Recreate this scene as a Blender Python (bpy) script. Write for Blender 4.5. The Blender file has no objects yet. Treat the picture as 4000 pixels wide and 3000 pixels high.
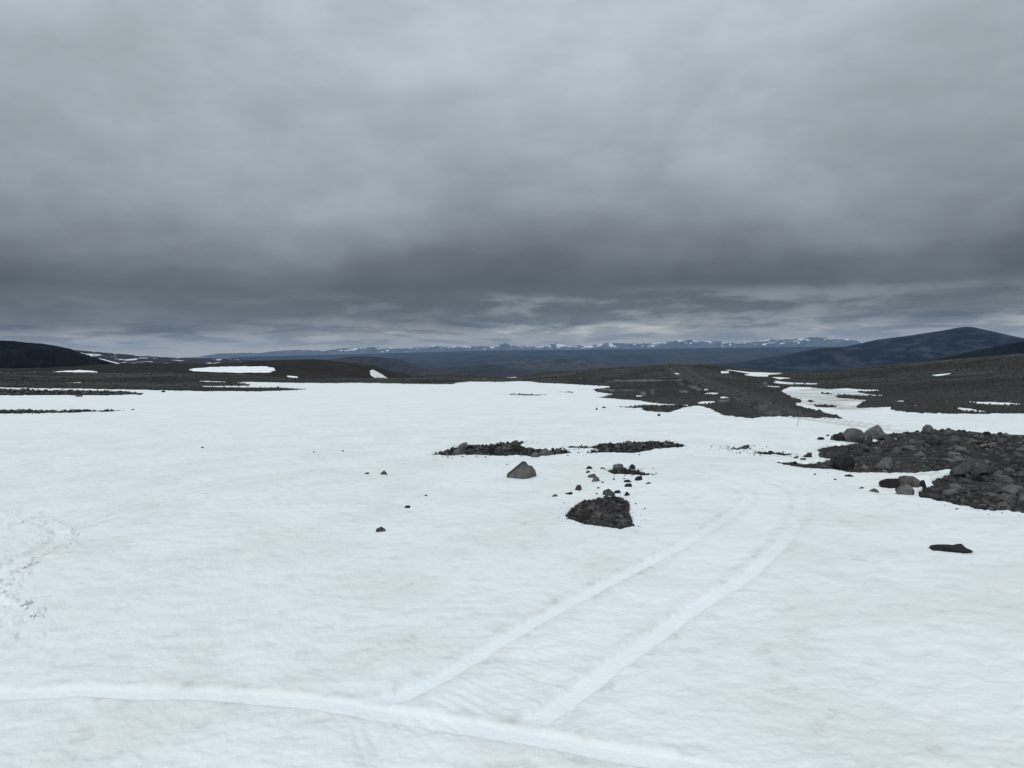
import bpy, bmesh, math, random
import numpy as np
from mathutils import Vector, Matrix, noise as mnoise

rng = np.random.default_rng(7)
random.seed(7)
SC = bpy.context.scene
COL = SC.collection

# ------------------------------------------------------------------ camera
F = 2774.0                      # focal length in pixels of the 4000 px wide photograph
PITCH = math.atan(145.0 / F)
ROLL = math.radians(0.8)
EYE = np.array([0.0, 0.0, 3.0])
fwd = np.array([0, math.cos(PITCH), -math.sin(PITCH)])
r0 = np.array([1.0, 0, 0]); u0 = np.array([0, math.sin(PITCH), math.cos(PITCH)])
rgt = math.cos(ROLL) * r0 - math.sin(ROLL) * u0
upv = math.cos(ROLL) * u0 + math.sin(ROLL) * r0
cam = bpy.data.cameras.new("camera"); camo = bpy.data.objects.new("camera", cam); COL.objects.link(camo)
cam.sensor_width = 36.0; cam.lens = F / 4000 * 36.0
cam.clip_start = 0.1; cam.clip_end = 200000
M = Matrix(((rgt[0], upv[0], -fwd[0], EYE[0]), (rgt[1], upv[1], -fwd[1], EYE[1]),
            (rgt[2], upv[2], -fwd[2], EYE[2]), (0, 0, 0, 1)))
camo.matrix_world = M
SC.camera = camo

# ------------------------------------------------------------------ world: overcast sky
SUN_EL, SUN_AZ = 52.0, 200.0
W = bpy.data.worlds.new("World"); SC.world = W; W.use_nodes = True
nt = W.node_tree; nt.nodes.clear()
def N(tree, typ, **kw):
    n = tree.nodes.new(typ)
    for k, v in kw.items():
        if k in n.inputs.keys() if hasattr(n.inputs, 'keys') else False: n.inputs[k].default_value = v
        else: setattr(n, k, v)
    return n
class G:
    """little helper for node graphs"""
    def __init__(s, t): s.t = t
    def link(s, a, b): s.t.links.new(a, b)
    def _in(s, sock, v):
        if v is None: return
        if isinstance(v, bpy.types.NodeSocket): s.t.links.new(v, sock)
        else: sock.default_value = v
    def math(s, op, a, b=None, c=None, clamp=False):
        n = s.t.nodes.new('ShaderNodeMath'); n.operation = op; n.use_clamp = clamp
        s._in(n.inputs[0], a); s._in(n.inputs[1], b); s._in(n.inputs[2], c)
        return n.outputs[0]
    def vmath(s, op, a, b=None, sc=None):
        n = s.t.nodes.new('ShaderNodeVectorMath'); n.operation = op
        s._in(n.inputs[0], a); s._in(n.inputs[1], b)
        if sc is not None: s._in(n.inputs['Scale'], sc)
        return n.outputs[0]
    def comb(s, x, y, z):
        n = s.t.nodes.new('ShaderNodeCombineXYZ')
        for i, v in enumerate((x, y, z)): s._in(n.inputs[i], v)
        return n.outputs[0]
    def sep(s, v):
        n = s.t.nodes.new('ShaderNodeSeparateXYZ'); s._in(n.inputs[0], v); return n.outputs
    def noise(s, vec, scale, detail=4, rough=.5, dist=0.0, lac=2.0):
        n = s.t.nodes.new('ShaderNodeTexNoise'); s._in(n.inputs['Vector'], vec)
        n.inputs['Scale'].default_value = scale; n.inputs['Detail'].default_value = detail
        n.inputs['Roughness'].default_value = rough; n.inputs['Distortion'].default_value = dist
        n.inputs['Lacunarity'].default_value = lac
        return n.outputs[0]
    def ramp(s, f, stops, interp='LINEAR'):
        n = s.t.nodes.new('ShaderNodeValToRGB'); s._in(n.inputs[0], f); cr = n.color_ramp
        cr.interpolation = interp
        while len(cr.elements) > 1: cr.elements.remove(cr.elements[-1])
        cr.elements[0].position = stops[0][0]; cr.elements[0].color = col4(stops[0][1])
        for p, c in stops[1:]:
            e = cr.elements.new(p); e.color = col4(c)
        return n.outputs[0]
    def mix(s, f, a, b, mode='MIX'):
        n = s.t.nodes.new('ShaderNodeMix'); n.data_type = 'RGBA'; n.blend_type = mode
        s._in(n.inputs[0], f)
        s._in(n.inputs[6], col4(a) if not isinstance(a, bpy.types.NodeSocket) else a)
        s._in(n.inputs[7], col4(b) if not isinstance(b, bpy.types.NodeSocket) else b)
        return n.outputs[2]
    def smooth(s, v, a, b, lo=0.0, hi=1.0):
        n = s.t.nodes.new('ShaderNodeMapRange'); n.interpolation_type = 'SMOOTHSTEP'
        s._in(n.inputs[0], v); n.inputs[1].default_value = a; n.inputs[2].default_value = b
        n.inputs[3].default_value = lo; n.inputs[4].default_value = hi
        return n.outputs[0]
def col4(c):
    if isinstance(c, (int, float)): return (c, c, c, 1)
    return (c[0], c[1], c[2], 1)

g = G(nt)
tc = nt.nodes.new('ShaderNodeTexCoord')
dr = tc.outputs['Generated']
X, Y, Z = g.sep(dr)[:3]
zc = g.math('MAXIMUM', Z, 0.0)
# position on a flat cloud deck, softened towards the horizon
inv = g.math('DIVIDE', 1.0, g.math('ADD', zc, 0.055))
cx = g.math('MULTIPLY', X, inv); cy = g.math('MULTIPLY', Y, inv)
deck = g.comb(cx, cy, 3.7)
inv2 = g.math('DIVIDE', 1.0, g.math('ADD', zc, 0.16))
deckS = g.comb(g.math('MULTIPLY', X, inv2), g.math('MULTIPLY', Y, inv2), 8.1)
# azimuth / elevation coordinates for the banks low over the horizon
az = g.math('ARCTAN2', X, Y)
bank = g.comb(g.math('MULTIPLY', az, 1.0), 0.0, g.math('MULTIPLY', Z, 3.6))
n_soft = g.noise(g.vmath('MULTIPLY', dr, (1.0, 1.0, 1.7)), 2.6, 6, .55, .25)
n_deck = g.noise(g.vmath('MULTIPLY', dr, (1.0, 1.0, 2.4)), 9.0, 6, .55, .2)
n_bank = g.noise(bank, 6.0, 8, .60, .12)
n_streak = g.noise(g.comb(az, 5.0, g.math('MULTIPLY', Z, 5.2)), 6.5, 9, .58, .10)
# ragged vertical shift of the layers
shift = g.math('ADD', g.math('MULTIPLY', g.math('SUBTRACT', n_bank, .5), .055),
               g.math('MULTIPLY', g.math('SUBTRACT', n_soft, .5), .07))
low = g.smooth(Z, 0.0, 0.05)
zz = g.math('ADD', Z, g.math('MULTIPLY', shift, g.math('ADD', .12, g.math('MULTIPLY', low, .88))))
def P(z): return (z + .1) / 1.1
TN = (0.885, 1.0, 1.085)
def tint(v, t=TN): return (v * t[0], v * t[1], v * t[2])
cloud = g.ramp(g.math('DIVIDE', g.math('ADD', zz, .1), 1.1),
    [(P(-.1), tint(.36)), (P(-.002), tint(.56, (1.08, 1, .80))), (P(.008), tint(.54, (1.08, 1, .82))), (P(.020), tint(.38, (1.0, 1, .94))), (P(.032), tint(.18, (.92, 1, 1.04))), (P(.050), tint(.130, (.90, 1, 1.06))),
     (P(.085), tint(.115)), (P(.110), tint(.150)), (P(.15), tint(.255)), (P(.19), tint(.355)), (P(.275), tint(.44)), (P(.42), tint(.53)),
     (P(.65), tint(.60)), (P(1.0), tint(.68))])
# contrast inside the deck
mod_soft = g.smooth(n_soft, .28, .72, .84, 1.15)
mod_deck = g.smooth(n_deck, .28, .72, .94, 1.06)
cloud = g.mix(1.0, cloud, g.mix(1.0, mod_soft, mod_deck, 'MULTIPLY'), 'MULTIPLY')
# lighter rifts between the low banks
belt = g.math('MULTIPLY', g.smooth(Z, .006, .03), g.smooth(Z, .062, .085, 1.0, 0.0))
azw = g.smooth(g.math('ABSOLUTE', g.math('SUBTRACT', az, .16)), .08, .60, 1.0, .22)
rift = g.math('MULTIPLY', g.math('MULTIPLY', g.smooth(n_streak, .43, .60), belt), azw)
cloud = g.mix(rift, cloud, g.mix(1.0, cloud, (2.2, 2.2, 2.15), 'MULTIPLY'))
lowband = g.math('MULTIPLY', g.smooth(Z, -.002, .010), g.smooth(Z, .028, .045, 1.0, 0.0))
puff = g.math('MULTIPLY', g.smooth(g.noise(g.comb(az, 9.0, g.math('MULTIPLY', Z, 8.0)), 12.0, 8, .60, .08), .46, .56), lowband)
cloud = g.mix(g.math('MULTIPLY', puff, .8), cloud, g.mix(1.0, cloud, (.55, .56, .58), 'MULTIPLY'))
sky = nt.nodes.new('ShaderNodeTexSky'); sky.sky_type = 'NISHITA'; sky.sun_disc = False
sky.sun_elevation = math.radians(SUN_EL); sky.sun_rotation = math.radians(SUN_AZ); sky.altitude = 800
skyc = g.vmath('SCALE', sky.outputs[0], sc=.06)
allsky = g.mix(.96, skyc, cloud)
bg = nt.nodes.new('ShaderNodeBackground'); g.link(allsky, bg.inputs[0]); bg.inputs[1].default_value = 1.0
out = nt.nodes.new('ShaderNodeOutputWorld'); g.link(bg.outputs[0], out.inputs[0])

sun = bpy.data.lights.new("sun", 'SUN'); sun.energy = 1.5; sun.angle = math.radians(24); sun.color = (1.0, .985, .96)
suno = bpy.data.objects.new("sun", sun); COL.objects.link(suno)
a = math.radians(SUN_AZ); e = math.radians(SUN_EL)
sdir = Vector((math.sin(a) * math.cos(e), math.cos(a) * math.cos(e), math.sin(e)))
suno.rotation_euler = sdir.to_track_quat('Z', 'Y').to_euler(); suno.location = (0, 0, 60)

SC.view_settings.view_transform = 'Standard'; SC.view_settings.look = 'None'
SC.view_settings.exposure = 0.0; SC.view_settings.gamma = 1.0; SC.view_settings.use_curve_mapping = False
SC.render.engine = 'CYCLES'
SC.cycles.use_denoising = True
SC.cycles.max_bounces = 6; SC.cycles.diffuse_bounces = 3; SC.cycles.glossy_bounces = 2
SC.cycles.volume_bounces = 0

# ------------------------------------------------------------------ numeric noise
def _h(ix, iy, s):
    h = (ix.astype(np.int64) * 374761393 + iy.astype(np.int64) * 668265263 + s * 974634777) & 0xffffffff
    h = ((h ^ (h >> 13)) * 1274126177) & 0xffffffff
    return ((h ^ (h >> 16)) & 0xffff) / 65535.0 * 2 * np.pi
def gn(x, y, s=0):
    ix = np.floor(x); iy = np.floor(y); fx = x - ix; fy = y - iy
    u = fx * fx * fx * (fx * (fx * 6 - 15) + 10); v = fy * fy * fy * (fy * (fy * 6 - 15) + 10)
    def c(dx, dy):
        a = _h(ix + dx, iy + dy, s); return np.cos(a) * (fx - dx) + np.sin(a) * (fy - dy)
    return ((c(0, 0) * (1 - u) + c(1, 0) * u) * (1 - v) + (c(0, 1) * (1 - u) + c(1, 1) * u) * v) * 1.5
def fbm(x, y, o=4, s=0, g_=.5):
    t = 0; a_ = 1.0; n = 0
    for i in range(o):
        t = t + a_ * gn(x, y, s + i * 17); n += a_; a_ *= g_; x = x * 2.03 + 11.3; y = y * 2.03 - 7.1
    return t / n
def sst(x, a_, b_):
    t = np.clip((x - a_) / (b_ - a_), 0, 1); return t * t * (3 - 2 * t)

# ------------------------------------------------------------------ placing: photograph <-> world
def ray(px, row):
    px = np.asarray(px, float); row = np.asarray(row, float)
    d = fwd[None] + ((px - 2000) / F).reshape(-1, 1) * rgt[None] - ((row - 1500) / F).reshape(-1, 1) * upv[None]
    hyp = np.hypot(d[:, 0], d[:, 1])
    return np.arctan2(d[:, 0], d[:, 1]), -d[:, 2] / hyp          # azimuth, tangent of the depression
def project(x, y, z):
    vx = x - EYE[0]; vy = y - EYE[1]; vz = z - EYE[2]
    w = vx * fwd[0] + vy * fwd[1] + vz * fwd[2]
    w = np.where(w > .05, w, .05)
    return 2000 + F * (vx * rgt[0] + vy * rgt[1] + vz * rgt[2]) / w, 1500 - F * (vx * upv[0] + vy * upv[1] + vz * upv[2]) / w

PLANE = -0.03
KD = np.array([0, 45, 60, 90, 130, 180, 250, 330, 700, 2600.])
_pl = None                      # None: stay on the sloping plane
TAB = {                         # terrain relief: photograph column -> row seen at each of the distances 60..330 m
    -900: (_pl, _pl, 1516, 1478, 1452, 1475),
    0:    (_pl, _pl, 1511, 1478, 1454, 1472),
    500:  (_pl, _pl, 1510, 1480, 1457, 1475),
    900:  (_pl, _pl, 1508, 1484, 1462, 1480),
    1200: (_pl, _pl, 1508, 1493, 1479, 1490),
    1500: (_pl, _pl, 1508, 1494, 1477, 1490),
    1750: (_pl, _pl, 1508, 1493, 1462, 1470),
    2000: (_pl, _pl, 1505, 1489, 1473, 1485),
    2200: (_pl, _pl, 1500, 1476, 1452, 1470),
    2400: (_pl, 1530, 1478, 1444, 1437, 1460),
    2600: (_pl, 1522, 1458, 1425, 1434, 1460),
    2750: (1575, 1518, 1458, 1425, 1434, 1460),
    2900: (1572, 1522, 1480, 1448, 1441, 1460),
    3050: (1574, 1526, 1494, 1466, 1454, 1462),
    3200: (1574, 1528, 1494, 1470, 1455, 1465),
    3400: (1570, 1522, 1485, 1455, 1432, 1450),
    3700: (1564, 1510, 1466, 1432, 1406, 1420),
    4000: (1560, 1500, 1450, 1412, 1384, 1395),
    4900: (1545, 1475, 1415, 1375, 1345, 1360),
}
tcols = sorted(TAB)
TAZ = ray(tcols, [1450] * len(tcols))[0]
TH = np.zeros((len(tcols), len(KD)))
for i, c in enumerate(tcols):
    for j, r in enumerate(TAB[c]):
        D = KD[2 + j]; base = PLANE * D * math.cos(TAZ[i])
        if r is not None:
            az_, td = ray([c], [r]); TH[i, 2 + j] = (EYE[2] - D * td[0]) - base
    for j, zabs in ((8, -60.0), (9, -274.0)):
        TH[i, j] = zabs - PLANE * KD[j] * math.cos(TAZ[i])
def _ip(x, xs):
    k = np.clip(np.searchsorted(xs, x) - 1, 0, len(xs) - 2); t = np.clip((x - xs[k]) / (xs[k + 1] - xs[k]), 0, 1)
    return k, t * t * (3 - 2 * t) * .6 + t * .4
LKD = np.log(KD + 20)
def relief(az_, D):
    i, u = _ip(az_, TAZ); j, v = _ip(np.log(D + 20), LKD)
    a_ = TH[i, j] * (1 - v) + TH[i, j + 1] * v; b_ = TH[i + 1, j] * (1 - v) + TH[i + 1, j + 1] * v
    return a_ * (1 - u) + b_ * u
def base_z(x, y):
    D = np.hypot(x, y); az_ = np.arctan2(x, y)
    z = PLANE * np.clip(y, -60, None) + relief(az_, D)
    w = sst(D, 60, 140) * sst(D, 900, 300)
    z = z - .10 * np.exp(-(((x + .3) / 4.2) ** 2 + ((y - 15.5) / 3.0) ** 2))
    return z + .9 * w * fbm(x / 38, y / 38, 3, 5) * np.clip(D / 200, .2, 1.0) + .10 * sst(D, 6, 20) * fbm(x / 5.5, y / 5.5, 2, 9)
_DS = np.exp(np.linspace(math.log(1.2), math.log(2400), 900)); _AZ = np.linspace(-.85, .85, 1100)
_ga, _gd = np.meshgrid(_AZ, _DS, indexing='ij'); _TZ = base_z(np.sin(_ga) * _gd, np.cos(_ga) * _gd)
def unproject(px, row):
    az_, td = ray(px, row); u = np.clip((az_ + .85) / 1.7 * 1099, 0, 1098.999); i0 = u.astype(int); f = u - i0; outp = np.zeros((len(az_), 3))
    for c0 in range(0, len(az_), 4000):
        sl = slice(c0, c0 + 4000); z = _TZ[i0[sl]] * (1 - f[sl, None]) + _TZ[i0[sl] + 1] * f[sl, None]
        d = z - (EYE[2] - _DS[None] * td[sl, None]); idx = np.argmax(d > 0, axis=1); idx = np.where((d > 0).any(1), idx, len(_DS) - 1); idx = np.maximum(idx, 1)
        k = np.arange(len(idx)); d0 = d[k, idx - 1]; d1 = d[k, idx]; t = np.clip(d0 / (d0 - d1 + 1e-9), 0, 1); D = _DS[idx - 1] * (1 - t) + _DS[idx] * t
        outp[sl] = np.stack([np.sin(az_[sl]) * D, np.cos(az_[sl]) * D, EYE[2] - D * td[sl]], 1)
    return outp

# ------------------------------------------------------------------ outlines of bare ground and of snow patches
SNOWLINE = [(-1200,1514),(0,1513),(150,1516),(350,1518),(540,1522),(620,1524),(800,1527),(1000,1528),(1120,1525),(1190,1520),(1100,1514),(950,1513),(800,1511),(780,1508),(880,1507),(970,1506),(975,1501),(930,1497),(920,1493),(1000,1491),(1100,1494),(1300,1496),(1400,1494),(1500,1496),(1600,1499),(1770,1500),(1780,1495),(1830,1490),(1960,1491),(2030,1488),(2080,1490),(2110,1495),(2200,1498),(2300,1504),(2380,1508),(2385,1513),(2320,1520),(2330,1530),(2400,1540),(2340,1552),(2400,1558),(2480,1562),(2560,1575),(2640,1580),(2700,1583),(2753,1587),(2782,1599),(2829,1621),(2888,1627),(2942,1632),(2979,1627),(3024,1627),(3051,1623),(3105,1627),(3168,1630),(3218,1630),(3286,1634),(3236,1617),(3168,1601),(3110,1587),(3106,1564),(3081,1545),(3049,1526),(3087,1510),(3170,1513),(3233,1520),(3309,1516),(3347,1520),(3435,1523),(3429,1528),(3353,1528),(3347,1531),(3391,1539),(3461,1545),(3360,1546),(3322,1545),(3265,1546),(3271,1554),(3385,1562),(3369,1573),(3341,1591),(3360,1594),(3480,1589),(3486,1602),(3587,1611),(3740,1615),(4000,1615),(5200,1620),(5200,1200),(-1200,1200)]
BARE = [SNOWLINE,
 [(-1200,1521),(0,1520),(68,1521),(136,1524),(190,1526),(244,1524),(298,1525),(380,1527),(434,1528),(475,1530),(523,1533),(560,1538),(515,1541),(407,1543),(298,1543),(217,1542),(68,1543),(0,1544),(-1200,1546)],
 [(-1200,1603),(0,1605),(68,1605),(122,1603),(163,1606),(217,1604),(271,1605),(325,1603),(380,1604),(440,1603),(475,1604),(420,1607),(380,1608),(312,1611),(244,1612),(163,1614),(81,1615),(0,1616),(-1200,1622)],
 [(2420,1590),(2470,1588),(2500,1584),(2560,1583),(2600,1583),(2650,1582),(2700,1586),(2660,1593),(2640,1602),(2615,1611),(2570,1607),(2520,1603),(2505,1594),(2450,1591)],
 [(1692,1774),(1741,1762),(1784,1748),(1871,1740),(1925,1738),(2001,1728),(2060,1726),(2029,1734),(2034,1748),(2088,1756),(2142,1760),(2191,1754),(2215,1762),(2229,1768),(2186,1776),(2105,1782),(2034,1779),(1947,1781),(1817,1776),(1763,1780),(1708,1778)],
 [(2224,1743),(2260,1745),(2300,1747),(2300,1751),(2230,1752)],
 [(2305,1750),(2327,1742),(2376,1735),(2414,1735),(2495,1726),(2549,1727),(2614,1727),(2631,1733),(2685,1741),(2663,1747),(2604,1749),(2549,1756),(2490,1767),(2446,1768),(2387,1767),(2294,1769),(2321,1760),(2375,1756),(2340,1753)],
 [(2214,2005),(2235,1984),(2273,1956),(2320,1950),(2359,1938),(2425,1941),(2454,1959),(2456,1997),(2465,2024),(2479,2049),(2419,2061),(2359,2052),(2267,2041),(2229,2025)],
 [(2373,1839),(2400,1833),(2440,1832),(2468,1832),(2500,1842),(2541,1853),(2511,1860),(2463,1855),(2408,1852)],
 [(3028,1803),(3104,1806),(3160,1811),(3218,1803),(3255,1793),(3199,1787),(3212,1774),(3190,1759),(3212,1748),(3283,1738),(3330,1732),(3408,1729),(3451,1716),(3456,1695),(3532,1688),(3603,1685),(3640,1678),(3668,1678),(3744,1682),(3831,1690),(3939,1696),(4000,1699),(5200,1690),(5200,2200),(4400,2080),(4100,2030),(4000,2009),(3939,1997),(3885,1999),(3831,1993),(3744,1974),(3603,1942),(3590,1925),(3610,1908),(3650,1896),(3640,1878),(3680,1866),(3720,1852),(3717,1835),(3646,1838),(3570,1849),(3478,1848),(3413,1848),(3315,1845),(3223,1832),(3125,1825),(3066,1817)],
 [(2922,1770),(2960,1766),(3020,1765),(3090,1774),(3085,1778),(3000,1775)],
 [(2842,1753),(2880,1750),(2925,1747),(2928,1751),(2890,1755)],
 [(3182,1581),(3225,1580),(3262,1584),(3272,1590),(3190,1591)], [(3152,1566),(3170,1563),(3186,1568),(3165,1572)], [(3210,1536),(3240,1534),(3258,1539),(3225,1541)], [(3250,1545),(3300,1541),(3350,1543),(3345,1549),(3300,1550)], [(3050,1552),(3085,1550),(3130,1560),(3128,1572),(3090,1573)],
 [(1970,1541),(2040,1539),(2130,1543),(2090,1545)], [(2180,1531),(2230,1530),(2235,1533)],
]
SNOWP = [
 [(247,1492),(329,1492),(325,1495),(255,1495)], [(668,1487),(693,1487),(693,1489),(668,1489)], [(766,1487),(830,1488),(886,1491),(880,1493),(790,1491)],
 [(1960,1473),(2010,1471),(2035,1474),(2000,1476)],
 [(2745,1521),(2760,1518),(2777,1523),(2760,1527)], [(2737,1536),(2790,1533),(2815,1535),(2813,1539),(2760,1540)],
 [(2808,1550),(2830,1548),(2852,1554),(2815,1555)], [(2719,1573),(2740,1568),(2790,1566),(2802,1570),(2760,1578),(2730,1577)],
 [(2482,1545),(2508,1545),(2500,1551)],[(2630,1458),(2645,1456),(2658,1460),(2645,1463)],
 [(2809,1442),(2852,1444),(2920,1452),(3001,1455),(3069,1457),(3033,1462),(3003,1464),(3003,1471),(2951,1471),(2900,1464),(2924,1460),(2870,1450)],
 [(2814,1449),(2850,1449),(2850,1457),(2815,1459)],
 [(3010,1473),(3050,1472),(3092,1477),(3045,1482)], [(3019,1496),(3028,1486),(3050,1490),(3100,1494),(3195,1497),(3190,1501),(3080,1501)],
 [(2951,1503),(3000,1506),(3070,1511),(3020,1512)],
 [(3632,1465),(3680,1460),(3722,1456),(3700,1464),(3660,1469)], [(3500,1566),(3530,1566),(3520,1569)], [(3543,1578),(3587,1579),(3580,1584)],
 [(3784,1569),(3850,1568),(3990,1576),(3990,1582),(3840,1577)], [(3736,1591),(3790,1597),(3860,1604),(3830,1609),(3760,1602)],
 [(3400,1714),(3440,1713),(3445,1722),(3400,1722)], [(3486,1710),(3510,1710),(3505,1718),(3490,1718)],
]
GP0, GP1, GR0, GR1 = -1300, 5300, 1380, 2240
gpx = np.arange(GP0, GP1, 5.0); grow = np.arange(GR0, GR1, 1.0)
def poly_sd(poly, P_, R_, sx):
    """signed distance (inside positive), columns squeezed by sx"""
    pts = np.array(poly, float); a_ = pts; b_ = np.roll(pts, -1, 0)
    ins = np.zeros(P_.shape, bool); dm = np.full(P_.shape, 1e9)
    for (x1, y1), (x2, y2) in zip(a_, b_):
        if y1 != y2:
            c = ((y1 > R_) != (y2 > R_)) & (P_ < (x2 - x1) * (R_ - y1) / (y2 - y1) + x1); ins ^= c
        ex, ey = (x2 - x1) * sx, y2 - y1; wx = (P_ - x1) * sx; wy = R_ - y1
        t = np.clip((wx * ex + wy * ey) / (ex * ex + ey * ey + 1e-9), 0, 1)
        dm = np.minimum(dm, (wx - t * ex) ** 2 + (wy - t * ey) ** 2)
    d = np.sqrt(dm); return np.where(ins, d, -d)
def raster(polys, sx=.35, lim=60):
    Fd = np.full((len(grow), len(gpx)), -float(lim))
    for p in polys:
        q = np.array(p); x0, x1 = q[:, 0].min() - lim / sx, q[:, 0].max() + lim / sx; y0, y1 = q[:, 1].min() - lim, q[:, 1].max() + lim
        i0, i1 = np.searchsorted(gpx, [x0, x1]); j0, j1 = np.searchsorted(grow, [y0, y1])
        if i1 <= i0 or j1 <= j0: continue
        PP, RR = np.meshgrid(gpx[i0:i1], grow[j0:j1])
        Fd[j0:j1, i0:i1] = np.maximum(Fd[j0:j1, i0:i1], poly_sd(p, PP, RR, sx))
    return Fd
def sample(Fd, px, row):
    u = np.clip((px - GP0) / 5.0, 0, len(gpx) - 1.001); v = np.clip((row - GR0) / 1.0, 0, len(grow) - 1.001)
    i = u.astype(int); j = v.astype(int); fu = u - i; fv = v - j
    r = (Fd[j, i] * (1 - fu) + Fd[j, i + 1] * fu) * (1 - fv) + (Fd[j + 1, i] * (1 - fu) + Fd[j + 1, i + 1] * fu) * fv
    return r
RB = raster(BARE); RS = raster(SNOWP)
MASK = np.minimum(RB, -RS)          # positive: bare ground
ROAD = [(2585,1437),(2620,1470),(2700,1500),(2790,1530),(2860,1555),(2850,1590),(2829,1621),(2888,1627),(2942,1640),(3051,1636),(3168,1636),(3300,1640),(3236,1617),(3168,1601),(3100,1580),(3060,1550),(2960,1530),(2860,1508),(2790,1484),(2720,1452),(2700,1426),(2600,1424)]
WET = [[(2357,1493),(2400,1484),(2550,1483),(2640,1487),(2550,1491),(2400,1491)], [(2622,1479),(2650,1480),(2671,1488),(2640,1490)], [(2640,1492),(2670,1496),(2675,1503),(2650,1500)],
 [(2495,1531),(2520,1530),(2524,1545),(2505,1549)], [(2540,1522),(2554,1521),(2557,1540),(2543,1543)], [(2680,1504),(2720,1507),(2745,1520),(2730,1528),(2700,1517)],
 [(2655,1524),(2690,1526),(2685,1537),(2650,1533)], [(2800,1562),(2852,1561),(2850,1569),(2810,1572)], [(2400,1523),(2470,1521),(2475,1527),(2405,1528)],
 [(2960,1578),(3010,1573),(3000,1590),(2970,1600)], [(2985,1600),(3050,1602),(3060,1618),(3010,1612)], [(2770,1468),(2800,1470),(2795,1473)], [(1850,1483),(1900,1477),(1900,1482),(1860,1486)],
 [(2250,1477),(2272,1476),(2270,1479)], [(2360,1519),(2330,1525),(2390,1530),(2420,1524)], [(2980,1494),(3000,1492),(2995,1502),(2970,1503)], [(2740,1474),(2752,1474),(2750,1478)]]
RROAD = raster([ROAD], .5); RWET = raster(WET, .35)
GULLY = raster([[(3060,1530),(3200,1515),(3420,1535),(3440,1600),(3300,1606),(3120,1580)]], .35)
def mask_at(x, y, z, D, az_):
    px, row = project(x, y, z)
    front = (y > 2) & (np.abs(az_) < 1.0)
    m = sample(MASK, px, row)
    L = np.log(D)
    n = fbm(az_ * 60, L * 26, 4, 31, .6)
    amp = np.clip((row - 1480) / 60, .5, 2.2) * 2.2
    m = m + n * amp
    m = np.where(front & (row < GR1 - 5), m, -40.0)
    side = (y <= 2) | (np.abs(az_) >= 1.0)
    m = np.where(side & (D > 70), (D - 80) * .5 + 12 * fbm(x / 30, y / 30, 3, 3), m)
    return m, px, row

# ------------------------------------------------------------------ vehicle tracks in the snow (wheel paths)
TRK = [  # points, width m, depth m, ridge, dirty
 ([(1330,2790),(1450,2765),(1560,2728),(1700,2665),(1808,2603),(2079,2441),(2350,2296),(2622,2160),(2820,2043),(2900,1985),(2938,1950),(2930,1930),(2893,1912),(2784,1871),(2676,1838),(2560,1818)], .21, .032, .7, .0),
 ([(1960,2900),(2060,2850),(2151,2790),(2405,2603),(2676,2405),(2893,2278),(3055,2133),(3120,2030),(3140,1960),(3120,1925),(3074,1905),(2965,1869),(2820,1833),(2712,1810),(2600,1800)], .24, .034, .7, .0),
 ([(-500,2730),(0,2716),(452,2716),(904,2727),(1175,2748),(1446,2793),(1808,2852),(2260,2925),(2622,2992),(3000,3080)], .23, .030, .9, .0),
 ([(150,2060),(542,1955),(904,1875),(1266,1843),(1591,1819),(1750,1795)], .22, .030, .6, .1),
 ([(250,2085),(600,1970),(950,1898),(1290,1858),(1600,1834),(1760,1812)], .22, .030, .6, .1),
 ([(60,2030),(140,2036),(217,2061),(248,2097),(215,2135),(150,2168),(90,2197),(0,2246),(-120,2330)], .26, .05, 1.6, .2),
 ([(3040,1622),(3140,1638),(3230,1650),(3320,1662),(3400,1672),(3480,1681),(3560,1690)], .38, .05, .8, 1.0),
 ([(3150,1628),(3260,1642),(3340,1652),(3430,1662),(3520,1671)], .38, .05, .8, .9),
]
def densify(pts, n=260):
    p = np.array(pts, float); d = np.r_[0, np.cumsum(np.hypot(*np.diff(p, axis=0).T))]; t = np.linspace(0, d[-1], n)
    q = np.stack([np.interp(t, d, p[:, 0]), np.interp(t, d, p[:, 1])], 1)
    for _ in range(14): q[1:-1] = (q[:-2] + q[2:] + 2 * q[1:-1]) / 4
    return q
TRACKS = []
for pts, w_, dp, rd, dirt in TRK:
    q = densify(pts, 120 if len(pts) < 12 else 200); TRACKS.append((unproject(q[:, 0], q[:, 1])[:, :2], w_, dp, rd, dirt))
def seg_dist(P2, x, y):
    """distance, signed side and length along a polyline"""
    best = np.full(x.shape, 1e9); side = np.zeros(x.shape); s_at = np.zeros(x.shape); acc = 0
    for a_, b_ in zip(P2[:-1], P2[1:]):
        e_ = b_ - a_; L = math.hypot(*e_) + 1e-9
        wx = x - a_[0]; wy = y - a_[1]; t = np.clip((wx * e_[0] + wy * e_[1]) / (L * L), 0, 1)
        d = (wx - t * e_[0]) ** 2 + (wy - t * e_[1]) ** 2; k = d < best
        best = np.where(k, d, best); side = np.where(k, e_[0] * wy - e_[1] * wx, side); s_at = np.where(k, acc + t * L, s_at); acc += L
    return np.sqrt(best), np.sign(side), s_at, acc

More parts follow.
